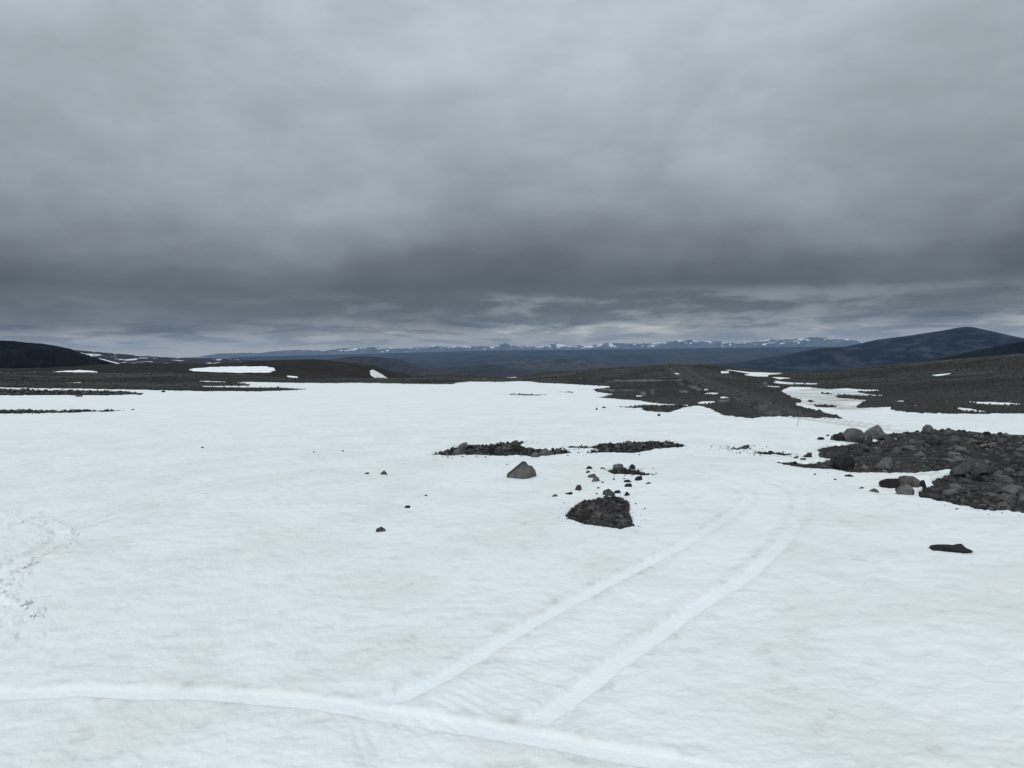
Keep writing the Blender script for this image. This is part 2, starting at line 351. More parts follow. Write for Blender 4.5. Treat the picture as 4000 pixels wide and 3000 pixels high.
# ------------------------------------------------------------------ materials
MATS = {}
def new_mat(name):
    m = bpy.data.materials.new(name); m.use_nodes = True; t = m.node_tree; t.nodes.clear()
    b = t.nodes.new('ShaderNodeBsdfPrincipled'); o = t.nodes.new('ShaderNodeOutputMaterial'); t.links.new(b.outputs[0], o.inputs[0])
    b.inputs['Specular IOR Level'].default_value = .2
    MATS[name] = m; return m, G(t), b
def attr(g_, name):
    n = g_.t.nodes.new('ShaderNodeAttribute'); n.attribute_name = name; return n.outputs['Fac']
def bump(g_, b, h, dist, strength=1.0):
    n = g_.t.nodes.new('ShaderNodeBump'); n.inputs['Strength'].default_value = strength; n.inputs['Distance'].default_value = dist
    g_.link(h, n.inputs['Height']); g_.link(n.outputs[0], b.inputs['Normal'])
def objco(g_): return g_.t.nodes.new('ShaderNodeTexCoord').outputs['Object']

m, g, b = new_mat('snow')
co = objco(g)
dirt = attr(g, 'dirt'); clean = attr(g, 'clean')
n1 = g.noise(co, 3.0, 6, .62, .4); n2 = g.noise(co, 26, 4, .6)
n0 = g.noise(co, .55, 4, .55, .5)
spot = g.math('MULTIPLY', g.smooth(n1, .50, .74), g.math('ADD', .35, g.math('MULTIPLY', g.smooth(n2, .45, .7), .9)))
spot = g.math('MULTIPLY', spot, g.smooth(n0, .40, .66, .25, 1.0))
spot = g.math('MULTIPLY', spot, g.math('SUBTRACT', 1.0, clean, clamp=True))
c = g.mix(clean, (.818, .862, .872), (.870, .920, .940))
c = g.mix(g.math('MULTIPLY', g.smooth(n0, .40, .66, 0.0, .6), g.math('SUBTRACT', 1.0, clean)), c, (.715, .745, .73))
c = g.mix(g.math('MULTIPLY', g.smooth(n1, .50, .66, 0, .55), g.math('SUBTRACT', 1.0, clean)), c, (.84, .86, .865))
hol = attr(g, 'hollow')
c = g.mix(g.math('MULTIPLY', hol, .44), c, (.60, .63, .62))  # suncup hollows darkened in the colour: dirt plus relief shade the flat light lacks
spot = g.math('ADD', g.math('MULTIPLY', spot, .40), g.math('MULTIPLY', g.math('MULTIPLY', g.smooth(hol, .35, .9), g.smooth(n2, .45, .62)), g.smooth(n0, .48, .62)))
c = g.mix(g.math('MULTIPLY', spot, .42, clamp=True), c, (.47, .42, .33))
c = g.mix(g.math('MULTIPLY', dirt, g.smooth(g.noise(co, 6.0, 6, .7), .3, .62, .25, 1.0), clamp=True), c, (.30, .27, .22))
g.link(c, b.inputs['Base Color']); b.inputs['Roughness'].default_value = .55
bump(g, b, g.math('ADD', g.math('MULTIPLY', n1, .5), g.math('MULTIPLY', g.noise(co, 14, 5, .6), .5)), .035, .8)

def stone_colour(g_, co_, scale, dark, light, warm):
    a_ = g_.noise(co_, scale, 5, .62); b_ = g_.noise(co_, scale * 6.1, 4, .65)
    c_ = g_.mix(g_.smooth(a_, .35, .65), dark, light)
    c_ = g_.mix(g_.smooth(g_.noise(co_, scale * .43, 3, .5), .52, .68, 0, .6), c_, warm)
    return g_.mix(g_.smooth(b_, .3, .7, 0, .55), c_, g_.mix(.5, dark, light)), a_, b_
m, g, b = new_mat('gravel')
co = objco(g)
c, a1, b1 = stone_colour(g, co, 1.9, (.014, .014, .015), (.036, .035, .034), (.036, .030, .025))
vor = g.t.nodes.new('ShaderNodeTexVoronoi'); vor.inputs['Scale'].default_value = 5.5; g.link(co, vor.inputs['Vector'])
c = g.mix(g.smooth(g.sep(vor.outputs['Color'])[0], .5, 1.0, 0, .5), c, (.060, .059, .057))
far = attr(g, 'far'); wet_sheen = attr(g, 'wet_sheen'); rut = attr(g, 'rut')
fc = g.mix(g.smooth(g.noise(co, .09, 6, .7), .38, .62), (.018, .018, .018), (.046, .045, .041))
fb = g.smooth(g.noise(g.vmath('MULTIPLY', co, (.35, 1.0, 1.0)), .045, 6, .65), .36, .62, .34, 1.35)
fc = g.mix(1.0, fc, g.comb(fb, fb, g.math('MULTIPLY', fb, .97)), 'MULTIPLY')
c = g.mix(far, c, fc)
c = g.mix(g.math('MULTIPLY', wet_sheen, .9), c, (.095, .098, .102))  # sky reflection on the wet patches, painted in as pale grey
c = g.mix(rut, c, (.020, .019, .019))
g.link(c, b.inputs['Base Color'])
g.link(g.math('SUBTRACT', .92, g.math('MULTIPLY', wet_sheen, .40)), b.inputs['Roughness'])
bump(g, b, g.math('ADD', g.math('MULTIPLY', a1, .6), g.math('SUBTRACT', 1.0, vor.outputs['Distance'])), .06, .8)

m, g, b = new_mat('road_gravel')
co = objco(g)
c, a1, b1 = stone_colour(g, co, 1.2, (.017, .017, .018), (.040, .040, .040), (.036, .034, .032))
wet_sheen = attr(g, 'wet_sheen'); rut = attr(g, 'rut')
c = g.mix(g.math('MULTIPLY', wet_sheen, .6), c, (.095, .096, .10)); c = g.mix(g.math('MULTIPLY', rut, g.smooth(g.noise(co, .8, 4, .6), .3, .6, .35, .95)), c, (.082, .080, .078))  # wet spots: pale sky sheen painted into the road colour; then ruts
g.link(c, b.inputs['Base Color']); b.inputs['Roughness'].default_value = .9
bump(g, b, g.math('ADD', a1, b1), .05, .7)

def rock_mat(name, dark, light, warm, lo=.7, hi=1.35):
    m, g, b = new_mat(name)
    co = objco(g); oi = g.t.nodes.new('ShaderNodeObjectInfo')
    cc = g.vmath('ADD', co, g.vmath('SCALE', g.comb(oi.outputs['Random'], .3, .7), sc=57.0))
    c, a1, b1 = stone_colour(g, cc, 7.0, dark, light, warm)
    r = g.math('MULTIPLY', g.math('POWER', oi.outputs['Random'], 1.6), hi - lo); r = g.math('ADD', r, lo)
    c = g.mix(1.0, c, g.comb(r, r, r), 'MULTIPLY')
    warmr = g.smooth(g.math('FRACT', g.math('MULTIPLY', oi.outputs['Random'], 17.3)), .78, .95, 0, .45)
    c = g.mix(warmr, c, g.mix(1.0, c, (1.25, 1.0, .80), 'MULTIPLY'))
    # pale crust in small flecks
    c = g.mix(g.smooth(g.noise(cc, 34, 4, .7), .60, .72, 0, .5), c, tuple(min(1, 2.1 * v) for v in light))
    g.link(c, b.inputs['Base Color']); b.inputs['Roughness'].default_value = .88
    h = g.math('ADD', g.math('MULTIPLY', a1, 1.0), g.math('ADD', g.math('MULTIPLY', b1, .4), g.math('MULTIPLY', g.noise(cc, 60, 4, .7), .25)))
    bump(g, b, h, .03, .9)
rock_mat('stone_grey', (.030, .030, .031), (.092, .092, .092), (.068, .058, .048), .45, 1.9)
rock_mat('stone_pale', (.075, .075, .075), (.165, .165, .160), (.105, .092, .078), .85, 1.2)
rock_mat('stone_black', (.016, .016, .017), (.032, .031, .031), (.03, .025, .022), .8, 1.2)
m, g, b = new_mat('rubble_stone')
co = objco(g); at_ = attr(g, 'shade')
c, a1, b1 = stone_colour(g, co, 3.0, (.024, .024, .024), (.050, .049, .048), (.044, .037, .031))
sh = g.math('ADD', .45, g.math('MULTIPLY', at_, 2.1))
g.link(g.mix(1.0, c, g.comb(sh, sh, sh), 'MULTIPLY'), b.inputs['Base Color']); b.inputs['Roughness'].default_value = .9

def hill_mat(name, c1, c2, c3, s, snow=None, fine=6.0):
    m, g, b = new_mat(name); co = objco(g)
    st = g.vmath('MULTIPLY', co, (1, .45, 3.0))
    n1 = g.noise(st, s, 7, .62, .3); n2 = g.noise(st, s * fine, 6, .65)
    c = g.mix(g.smooth(n1, .36, .64), c1, c2); c = g.mix(g.smooth(n2, .45, .68, 0, .8), c, c3)
    if snow:
        th, lo, hi, sc_, stretch = snow
        ns = g.noise(g.vmath('MULTIPLY', co, stretch), sc_, 6, .62, .2)
        w_ = attr(g, 'snowy')
        k = g.smooth(g.math('ADD', ns, g.math('MULTIPLY', g.math('SUBTRACT', w_, .5), .42)), th, th + .035)
        c = g.mix(k, c, (.78, .80, .82))
    g.link(c, b.inputs['Base Color']); b.inputs['Roughness'].default_value = .95; b.inputs['Specular IOR Level'].default_value = .05
hill_mat('near_hill_ground', (.017, .0165, .016), (.026, .0245, .022), (.038, .035, .030), .02)
hill_mat('dark_mountain', (.003, .0045, .007), (.006, .008, .010), (.010, .012, .014), .008)
hill_mat('patchy_slope', (.020, .018, .022), (.034, .030, .033), (.045, .040, .042), .0022, (.685, 0, 1, .0110, (1, .6, 5.0)))
hill_mat('brown_hill', (.020, .018, .020), (.036, .032, .031), (.055, .045, .040), .0018)
hill_mat('pink_hill', (.016, .020, .026), (.050, .044, .044), (.12, .098, .092), .0035, None, 2.6)
hill_mat('blue_mountain', (.003, .005, .009), (.008, .012, .018), (.050, .056, .060), .0013, None, 5.0)
hill_mat('plain_ground', (.014, .022, .032), (.040, .046, .050), (.070, .066, .060), .00045, None, 7.0)  # bluer and paler: part of the distance haze is put into the colour
hill_mat('range_rock', (.085, .090, .095), (.14, .145, .15), (.17, .17, .175), .0007, (.555, 0, 1, .0030, (1, .4, 2.0)))
hill_mat('hill_snow', (.86, .88, .90), (.84, .86, .88), (.80, .81, .82), .02)

# ------------------------------------------------------------------ mesh building
def link(o, parent=None):
    COL.objects.link(o)
    if parent: o.parent = parent
    return o
def mesh_np(name, V, Fq, mat, attrs=None, smooth=True, parent=None, kind=None):
    V = np.ascontiguousarray(V, np.float32); Fq = np.ascontiguousarray(Fq, np.int32); k = Fq.shape[1]
    me = bpy.data.meshes.new(name)
    me.vertices.add(len(V)); me.vertices.foreach_set('co', V.ravel())
    me.loops.add(Fq.size); me.loops.foreach_set('vertex_index', Fq.ravel())
    me.polygons.add(len(Fq)); me.polygons.foreach_set('loop_start', np.arange(0, Fq.size, k, dtype=np.int32))
    me.polygons.foreach_set('loop_total', np.full(len(Fq), k, np.int32))
    me.polygons.foreach_set('use_smooth', np.full(len(Fq), smooth, bool))
    me.update(calc_edges=True)
    for an, av in (attrs or {}).items():
        at = me.attributes.new(an, 'FLOAT', 'POINT'); at.data.foreach_set('value', np.ascontiguousarray(av, np.float32))
    me.materials.append(MATS[mat]); o = bpy.data.objects.new(name, me); link(o, parent)
    if kind: o['kind'] = kind
    return o
def grid_faces(nr, nc, keep=None):
    i = np.arange(nr * nc).reshape(nr, nc)
    f = np.stack([i[:-1, :-1], i[:-1, 1:], i[1:, 1:], i[1:, :-1]], -1).reshape(-1, 4)
    return f if keep is None else f[keep.reshape(-1)]
def compact(V, Fq, attrs):
    used = np.unique(Fq); mp = np.full(len(V), -1, np.int64); mp[used] = np.arange(len(used))
    return V[used], mp[Fq], {k: v[used] for k, v in attrs.items()}

# shared polar grid: fine inside the view, coarse all round
A0 = math.radians(39.5)
azs = np.concatenate([np.linspace(-math.pi, -A0, 60)[:-1], np.linspace(-A0, A0, 1000), np.linspace(A0, math.pi, 60)[1:]])
def rows_to_D(rows):
    az_, td = ray(np.full(len(rows), 2000.), rows); return 3.0 / (td - .03)
Dn = rows_to_D(np.arange(3900, 2060, -5.0)); Dm = rows_to_D(np.arange(2060, 1600, -3.0))
Df = np.exp(np.linspace(math.log(Dm[-1]), math.log(340), 190))[1:]
Ds = np.concatenate([[.15, .4, .7, 1.0], Dn[Dn > 1.2], Dm, Df, [370, 420, 500, 600, 700, 850, 1100, 1500, 2000, 2600]])
Ds = np.unique(np.round(Ds, 5))
AZ, DD = np.meshgrid(azs, Ds); x = np.sin(AZ) * DD; y = np.cos(AZ) * DD
B = base_z(x, y)
mk, PX, RW = mask_at(x, y, B, DD, AZ)
nr, nc = B.shape
cell = np.maximum(DD * (2 * A0 / 1000), .004)      # widest detail the grid can carry

# ---- ground
gn_ = fbm(x / 1.3, y / 1.3, 4, 71)
mound = np.clip(mk, 0, 40) / 40
nearw = sst(DD, 80, 30)
Gz = B - .02 - .16 * sst(-mk, 0, 7) - .5 * sst(-mk, 7, 20) * sst(DD, 20, 60) \
     + nearw * (.035 * np.clip(mk, 0, 4) / 4 + .07 * mound + .05 * gn_ * np.clip(mk / 6, 0, 1)) \
     + sst(DD, 45, 100) * sst(DD, 900, 400) * np.clip(mk / 5, 0, 1) * (.06 + .22 * gn_ * np.clip(DD / 150, .3, 1))
tri = sst(sample(raster([BARE[7]]), PX, RW), 0, 9)
Gz -= .11 * tri
rd = sample(RROAD, PX, RW); wt = sample(RWET, PX, RW) + 5.5 * fbm(AZ * 110, np.log(DD) * 75, 4, 55, .6) - .6
infront = (y > 5) & (RW < 1700)
rd = np.where(infront, rd, -60); wt = np.where(infront, wt, -60)
wet_sheenv = sst(wt, -1, 1.5) * (DD > 30)
# wheel ruts up the gravel road
rutv = np.zeros_like(B)
RUTS = [[(2612,1434),(2640,1462),(2700,1490),(2770,1515),(2860,1545),(2930,1575),(2990,1600),(3040,1622)], [(2668,1430),(2700,1458),(2760,1486),(2840,1512),(2930,1542),(3010,1570),(3070,1595),(3140,1620)],
        [(2640,1432),(2668,1462),(2730,1490),(2800,1512),(2890,1542),(2965,1572),(3020,1598)], [(2560,1430),(2600,1462),(2660,1492),(2730,1516)]]
sel = (rd > -30) & (DD > 30) & (DD < 330)
for kq, r_ in enumerate(RUTS):
    q = densify(r_, 40); P2 = unproject(q[:, 0], q[:, 1])[:, :2]
    d, sd_, s_, L_ = seg_dist(P2, x[sel], y[sel]); v = np.exp(-(d / (.55)) ** 2); rutv[sel] = np.maximum(rutv[sel], v * (.9 if kq < 2 else .6))
rutv *= .65 + .5 * fbm(x / 2, y / 2, 3, 8)
Gz -= .26 * rutv * sst(mk, 0, 6)
Gz += .22 * np.exp(-((rd - 1.5) / 3.0) ** 2) * (DD > 40) * (DD < 200) * (.6 + fbm(x / 1.5, y / 1.5, 3, 92))
Gz -= .12 * wet_sheenv * 0
vis = mk > -9
fk = (vis[:-1, :-1] | vis[1:, :-1] | vis[:-1, 1:] | vis[1:, 1:]) | ((DD[:-1, :-1] > 340))
isroad = (rd > 0)[:-1, :-1] & fk
V = np.stack([x, y, Gz], -1).reshape(-1, 3)
farv = sst(DD, 30, 110)
AT = {'far': farv.ravel(), 'wet_sheen': wet_sheenv.ravel(), 'rut': np.clip(rutv, 0, 1).ravel()}
for nm, kp, mt in (('ground', fk & ~isroad, 'gravel'), ('road', isroad, 'road_gravel')):
    v_, f_, a_ = compact(V, grid_faces(nr, nc, kp), AT); mesh_np(nm, v_, f_, mt, a_, kind='structure')

# ---- snow
def oct_w(lam): return np.clip(lam / (cell * 2.5) - .6, 0, 1)
near = sst(DD, 60, 8)
S = B + .035 - .0
S = S + .030 * fbm(x / 1.1, y / 1.5, 3, 12) * oct_w(.5) * (.35 + .65 * near)
cup = fbm(x / .34, y / .24, 3, 14)
S = S + (.023 + .012 * fbm(x / 2, y / 2, 2, 77)) * cup * oct_w(.22)
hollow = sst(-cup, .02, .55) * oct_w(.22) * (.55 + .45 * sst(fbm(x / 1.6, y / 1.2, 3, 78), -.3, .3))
S = S + .005 * fbm(x / .085, y / .07, 2, 16) * oct_w(.08)
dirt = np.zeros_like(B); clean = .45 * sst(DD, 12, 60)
for P2, w_, dp, rdg, dr_ in TRACKS:
    lo = P2.min(0) - 1.2; hi = P2.max(0) + 1.2
    s_ = (x > lo[0]) & (x < hi[0]) & (y > lo[1]) & (y < hi[1])
    d, sd_, sa, L_ = seg_dist(P2, x[s_], y[s_])
    hw = w_ * .5; wob = .030 * fbm(x[s_] / .22, y[s_] / .22, 4, 41, .55); dd = d + wob
    endf = sst(sa, 0, .6) * sst(sa, L_, L_ - .8)
    inside = sst(dd, hw + .035, hw - .03) * endf
    rim = np.exp(-((dd - hw - .09) / .07) ** 2) * (.45 + 1.3 * np.clip(fbm(x[s_] / .16, y[s_] / .16, 3, 43), -.3, 1)) * endf
    fade = .25 + .75 * sst(DD[s_], 16, 9) if dr_ < .5 else 1.0
    inside = inside * fade; rim = rim * fade * .4
    sm = S[s_]; smooth_b = B[s_] + .035 + .030 * fbm(x[s_] / 1.1, y[s_] / 1.5, 3, 12)
    S[s_] = sm * (1 - .8 * inside) + smooth_b * (.8 * inside) - dp * inside + rim * dp * .55 * rdg
    clean[s_] = np.maximum(clean[s_], inside * (.75 if w_ > .205 and w_ != .22 else .35) * (1 - dr_))
    edge = np.exp(-((dd - hw - .07) / .08) ** 2) * endf
    dirt[s_] = np.maximum(dirt[s_], np.clip(edge * (.04 + .34 * sst(fbm(x[s_] / .3, y[s_] / .3, 3, 44), .1, .5)) + dr_ * (.55 * edge + .45 * inside), 0, 1))
# cross ribs left between the two main wheel paths
dl, sl, sal, _ = seg_dist(TRACKS[0][0], x, y) if False else (None,) * 4
s_ = (DD < 20) & (np.abs(AZ) < .9)
d1, q1, a1_, _ = seg_dist(TRACKS[0][0][::4], x[s_], y[s_]); d2, q2, a2_, _ = seg_dist(TRACKS[1][0][::4], x[s_], y[s_])
between = ((q1 < 0) & (q2 > 0)).astype(float) * sst(d1, .22, .4) * sst(d2, .22, .4)
ribs = .004 * np.sin(a1_ * 2 * np.pi / .105 + 3.2 * d1 + 1.5 * fbm(x[s_], y[s_], 2, 5)) * sst(fbm(x[s_] / .9, y[s_] / .9, 3, 61), -.25, .25)
S[s_] += between * ribs * sst(DD[s_], 14, 8)
clean[s_] = np.maximum(clean[s_], between * .35)
# churned lumps at the left edge
lump = np.zeros_like(B)
for (lx, lr, lw, lh) in [(30,2010,70,1),(90,2035,60,1),(140,2015,50,.7),(20,2060,60,.8),(185,2045,40,1.2),(262,2085,45,1.3),(275,2130,45,1.1),(225,2150,50,1.2),(100,2195,60,1.3),(60,2220,60,1.2),(110,2215,40,1.0),(30,2250,60,1.2),(95,2255,40,1.0),(15,2300,55,1.2),(60,2300,30,.8),(10,2345,60,1.3),(45,2360,50,1.2),(90,2375,45,1.0),(150,2400,45,1.5),(130,2420,60,1.0),(60,2450,40,.8),(155,2495,30,.8),(40,2500,45,.8),(-60,2400,90,1.2),(-60,2280,90,1.2)]:
    c_ = unproject([lx], [lr])[0]; r_ = lw / F * c_[1] * .62
    d = np.hypot(x - c_[0], y - c_[1]) + r_ * .8 * fbm(x / .14, y / .12, 2, lx & 63)
    lump = np.maximum(lump, .042 * lh * np.sqrt(np.clip(1 - (d / r_) ** 2, 0, 1)))
S += lump
churn = np.zeros_like(B); s_ = (PX < 420) & (PX > -400) & (RW > 1940) & (RW < 2600) & (DD < 40)
CH = [(-200,2000),(60,1990),(200,2020),(290,2080),(290,2150),(200,2200),(150,2270),(90,2330),(170,2380),(170,2430),(60,2470),(-200,2500)]
churn[s_] = sst(poly_sd(CH, PX[s_], RW[s_], .8), -10, 40)
rg = 1 - np.abs(fbm(x / .17, y / .17, 4, 207, .55)) * 3.0
S += churn * (.026 * rg - .010) * sst(fbm(x / .6, y / .6, 3, 208), -.35, .25)
dirt = np.maximum(dirt, .30 * sst(fbm(x / .2, y / .2, 3, 99), .1, .5) * sst(lump, .002, .02) + 0)
# hollow around the triangular stony patch and the boulders
tsd = sample(raster([BARE[7]]), PX, RW)
S -= .035 * sst(tsd, -30, -2) * (tsd > -59)
# dirty snow lying in the gully beside the road
gl = sample(GULLY, PX, RW); dirt = np.maximum(dirt, sst(gl, -4, 8) * infront * 1.5 * sst(fbm(AZ * 14, np.log(DD) * 70, 4, 66), -.25, .35))
dirt = np.maximum(dirt, .5 * sst(sample(raster([[(3560,1842),(3720,1835),(3640,1868),(3560,1862)]]), PX, RW), -3, 6) * sst(fbm(x / .5, y / .5, 3, 13), -.2, .3))
dirt = np.maximum(dirt, sst(mk, -5.5, -.3) * .42 * sst(fbm(x / .4, y / .4, 3, 19), -.15, .4))
# the sheet thins to an edge and dives under the gravel where the ground is bare
S = S - .055 * sst(mk, -3.0, 0) * nearw - (.10 + .0016 * np.clip(DD, 0, 400)) * sst(mk, -1.2, 1.5) - .35 * sst(mk, .5, 6)
keep = mk < 5
fk = (keep[:-1, :-1] | keep[1:, :-1] | keep[:-1, 1:] | keep[1:, 1:]) & (DD[:-1, :-1] < 420)
V = np.stack([x, y, S], -1).reshape(-1, 3)
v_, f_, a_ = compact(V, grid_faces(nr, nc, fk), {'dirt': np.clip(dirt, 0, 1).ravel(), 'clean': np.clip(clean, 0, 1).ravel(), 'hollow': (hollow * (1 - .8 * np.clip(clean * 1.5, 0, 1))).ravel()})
mesh_np('snow', v_, f_, 'snow', a_, kind='structure')

# surface heights for setting things down
SURF = np.maximum(S, Gz)
def snow_z(xx, yy):
    xx = np.asarray(xx, float); yy = np.asarray(yy, float)
    a_ = np.arctan2(xx, yy); D = np.hypot(xx, yy)
    i = np.clip(np.searchsorted(azs, a_) - 1, 0, len(azs) - 2); j = np.clip(np.searchsorted(Ds, D) - 1, 0, len(Ds) - 2)
    u = np.clip((a_ - azs[i]) / (azs[i + 1] - azs[i]), 0, 1); v = np.clip((D - Ds[j]) / (Ds[j + 1] - Ds[j]), 0, 1)
    return (SURF[j, i] * (1 - u) + SURF[j, i + 1] * u) * (1 - v) + (SURF[j + 1, i] * (1 - u) + SURF[j + 1, i + 1] * u) * v
_near = (_gd > 2.0) & (_gd < 330)
_TZ = np.where(_near, snow_z(np.sin(_ga) * _gd, np.cos(_ga) * _gd), _TZ)
def ground_z(xx, yy):
    xx = np.atleast_1d(np.asarray(xx, float)); yy = np.atleast_1d(np.asarray(yy, float))
    D = np.hypot(xx, yy); az_ = np.arctan2(xx, yy); b_ = base_z(xx, yy)
    m_, px_, rw_ = mask_at(xx, yy, b_, D, az_); g0 = fbm(xx / 1.3, yy / 1.3, 4, 71); nw = sst(D, 80, 30)
    return b_ - .02 + nw * (.035 * np.clip(m_, 0, 4) / 4 + .07 * np.clip(m_, 0, 40) / 40 + .05 * g0 * np.clip(m_ / 6, 0, 1)) \
        + sst(D, 45, 100) * np.clip(m_ / 5, 0, 1) * (.06 + .22 * g0 * np.clip(D / 150, .3, 1)) - .11 * sst(sample(RTRI, px_, rw_), 0, 9), m_
RTRI = raster([BARE[7]])

# ------------------------------------------------------------------ far terrain
def ridge(name, mat, sil, Dc, Df_, Db, base, nscale, rough=.35, nfr=36, nbk=10, ncol=420, attrs=None, detail=0.0, power=1.0):
    p = np.array(sil, float); px_ = np.linspace(p[0, 0], p[-1, 0], ncol); rr = np.interp(px_, p[:, 0], p[:, 1])
    rr = rr + detail * fbm(px_ / 22, px_ * 0 + nscale, 4, 3)
    az_, td = ray(px_, rr); zc_ = EYE[2] - Dc * td
    tf = np.linspace(0, 1, nfr); tb = np.linspace(0, 1, nbk + 1)[1:]
    Dv = np.concatenate([Df_ + (Dc - Df_) * tf, Dc + (Db - Dc) * tb]); hv = np.concatenate([tf ** power, (1 - tb) ** 1.2])
    A_, D_ = np.meshgrid(az_, Dv); H = hv[:, None]
    zb = base(A_) if callable(base) else np.full_like(A_, base)
    zc2 = np.broadcast_to(zc_[None], A_.shape); amp = np.maximum(zc2 - zb, 5)
    X_ = np.sin(A_) * D_; Y_ = np.cos(A_) * D_
    nz = 1 - np.abs(fbm(X_ / nscale, Y_ / nscale, 6, 21, .55)) * 2.2
    w_ = H * (1 - H) * 4
    Z_ = zb + (zc2 - zb) * (H * .75 + .25 * H * H * (3 - 2 * H)) + amp * rough * w_ * (nz - .75)
    # never let a spur stand above the crest line as seen
    lim = EYE[2] - D_ * td[None] - .4
    Z_ = np.where((D_ < Dc), np.minimum(Z_, lim), Z_)
    V_ = np.stack([X_, Y_, Z_], -1).reshape(-1, 3)
    at = {'snowy': np.clip(attrs(H, A_, nz), 0, 1).ravel() if attrs else np.zeros(V_.shape[0])}
    return mesh_np(name, V_, grid_faces(*A_.shape), mat, at, kind='structure')

# plain
pa = np.linspace(-math.pi, math.pi, 500); pD = np.exp(np.linspace(math.log(2300), math.log(36000), 110))
A_, D_ = np.meshgrid(pa, pD); X_ = np.sin(A_) * D_; Y_ = np.cos(A_) * D_
Z_ = -270 + 14 * fbm(X_ / 2600, Y_ / 1500, 4, 3) * sst(D_, 2600, 6000)
mesh_np('plain', np.stack([X_, Y_, Z_], -1).reshape(-1, 3), grid_faces(*A_.shape), 'plain_ground', kind='structure')

RANGE = [(752,1400),(797,1390),(855,1381),(949,1378),(1013,1379),(1076,1371),(1171,1366),(1266,1370),(1329,1361),(1376,1358),(1439,1353),(1490,1358),(1553,1361),(1617,1358),(1692,1349),(1743,1353),(1838,1352),(1933,1352),(1952,1346),(1971,1339),(1996,1349),(2060,1352),(2123,1352),(2148,1344),(2186,1342),(2212,1349),(2313,1349),(2340,1346),(2376,1337),(2401,1340),(2503,1342),(2515,1338),(2534,1342),(2617,1334),(2667,1327),(2695,1327),(2739,1331),(2790,1333),(2853,1337),(2929,1338),(2980,1330),(3005,1325),(3075,1325),(3132,1322),(3170,1316),(3220,1317),(3239,1327),(3296,1323),(3372,1334),(3500,1338),(3700,1336),(4300,1330),(4900,1325)]
def _sn(H, A_, nz): return np.clip(.05 + .62 * sst(H, .25, .8) * sst(A_, -.36, -.20) * (1 - .25 * sst(nz, .5, 1.0)), 0, 1)
ridge('mountain_range', 'range_rock', RANGE, 31000, 27000, 34500, -275.0, 1500, .75, 44, 8, 1300, _sn, 3.2)
ridge('far_plateau', 'plain_ground', [(900,1395),(1200,1388),(1600,1378),(1750,1373),(1900,1369),(2200,1367),(2500,1363),(2900,1358),(3400,1352),(4900,1335)], 20000, 13500, 22500, -272.0, 1400, .3, 20, 6, 300, None, 1.0)
ridge('low_plateau', 'plain_ground', [(1500,1402),(1700,1396),(1900,1391),(2200,1388),(2500,1383),(2700,1385),(3000,1380),(3300,1376),(3900,1372)], 13500, 11500, 15500, -272.0, 900, .3, 18, 6, 300, None, 1.6)
ridge('pink_hill', 'pink_hill', [(1880,1432),(1960,1424),(2000,1418),(2060,1412),(2117,1403),(2186,1399),(2250,1401),(2313,1406),(2376,1415),(2440,1424),(2500,1432)], 10200, 8600, 11200, -273.0, 420, .7, 26, 8, 260, None, 1.8)
ridge('blue_mountain', 'blue_mountain', [(2700,1440),(2815,1428),(2935,1406),(3043,1390),(3144,1370),(3201,1360),(3296,1355),(3360,1342),(3423,1327),(3549,1311),(3676,1292),(3739,1280),(3777,1276),(3803,1278),(3866,1292),(3929,1306),(3993,1320),(4200,1345),(4500,1372),(4900,1400)], 8600, 6700, 10800, -273.0, 800, .42, 48, 10, 420, None, .8)
ridge('dark_ridge', 'dark_mountain', [(3480,1440),(3587,1418),(3676,1399),(3803,1371),(3929,1346),(4000,1331),(4200,1305),(4500,1280),(4900,1262)], 2600, 1900, 3300, -230.0, 240, .3, 30, 8, 200, None, .8)
ridge('mid_hill', 'brown_hill', [(1150,1425),(1250,1408),(1300,1403),(1363,1393),(1439,1391),(1515,1399),(1566,1406),(1617,1421),(1654,1431),(1743,1434),(1851,1428),(1889,1421),(1933,1427),(1996,1437),(2123,1450),(2200,1458)], 7400, 5600, 8600, -273.0, 500, .35, 30, 8, 300, None, .8)
ridge('patchy_slope', 'patchy_slope', [(-900,1330),(0,1352),(285,1366),(348,1372),(443,1380),(538,1388),(633,1395),(760,1399),(886,1401),(981,1406),(1076,1412),(1200,1422),(1350,1440)], 5200, 3300, 6200, -240.0, 380, .12, 30, 8, 360, lambda H, A_, nz: .62 + .2 * sst(H, .5, .9) - .35 * sst(A_, -.42, -.30), .8)
ridge('dark_mountain', 'dark_mountain', [(-1200,1290),(-600,1300),(-200,1318),(0,1330),(38,1331),(120,1339),(165,1342),(209,1349),(279,1363),(297,1372),(392,1403),(468,1423),(560,1445)], 1500, 1000, 1900, -90.0, 110, .35, 40, 8, 320, None, 1.6)

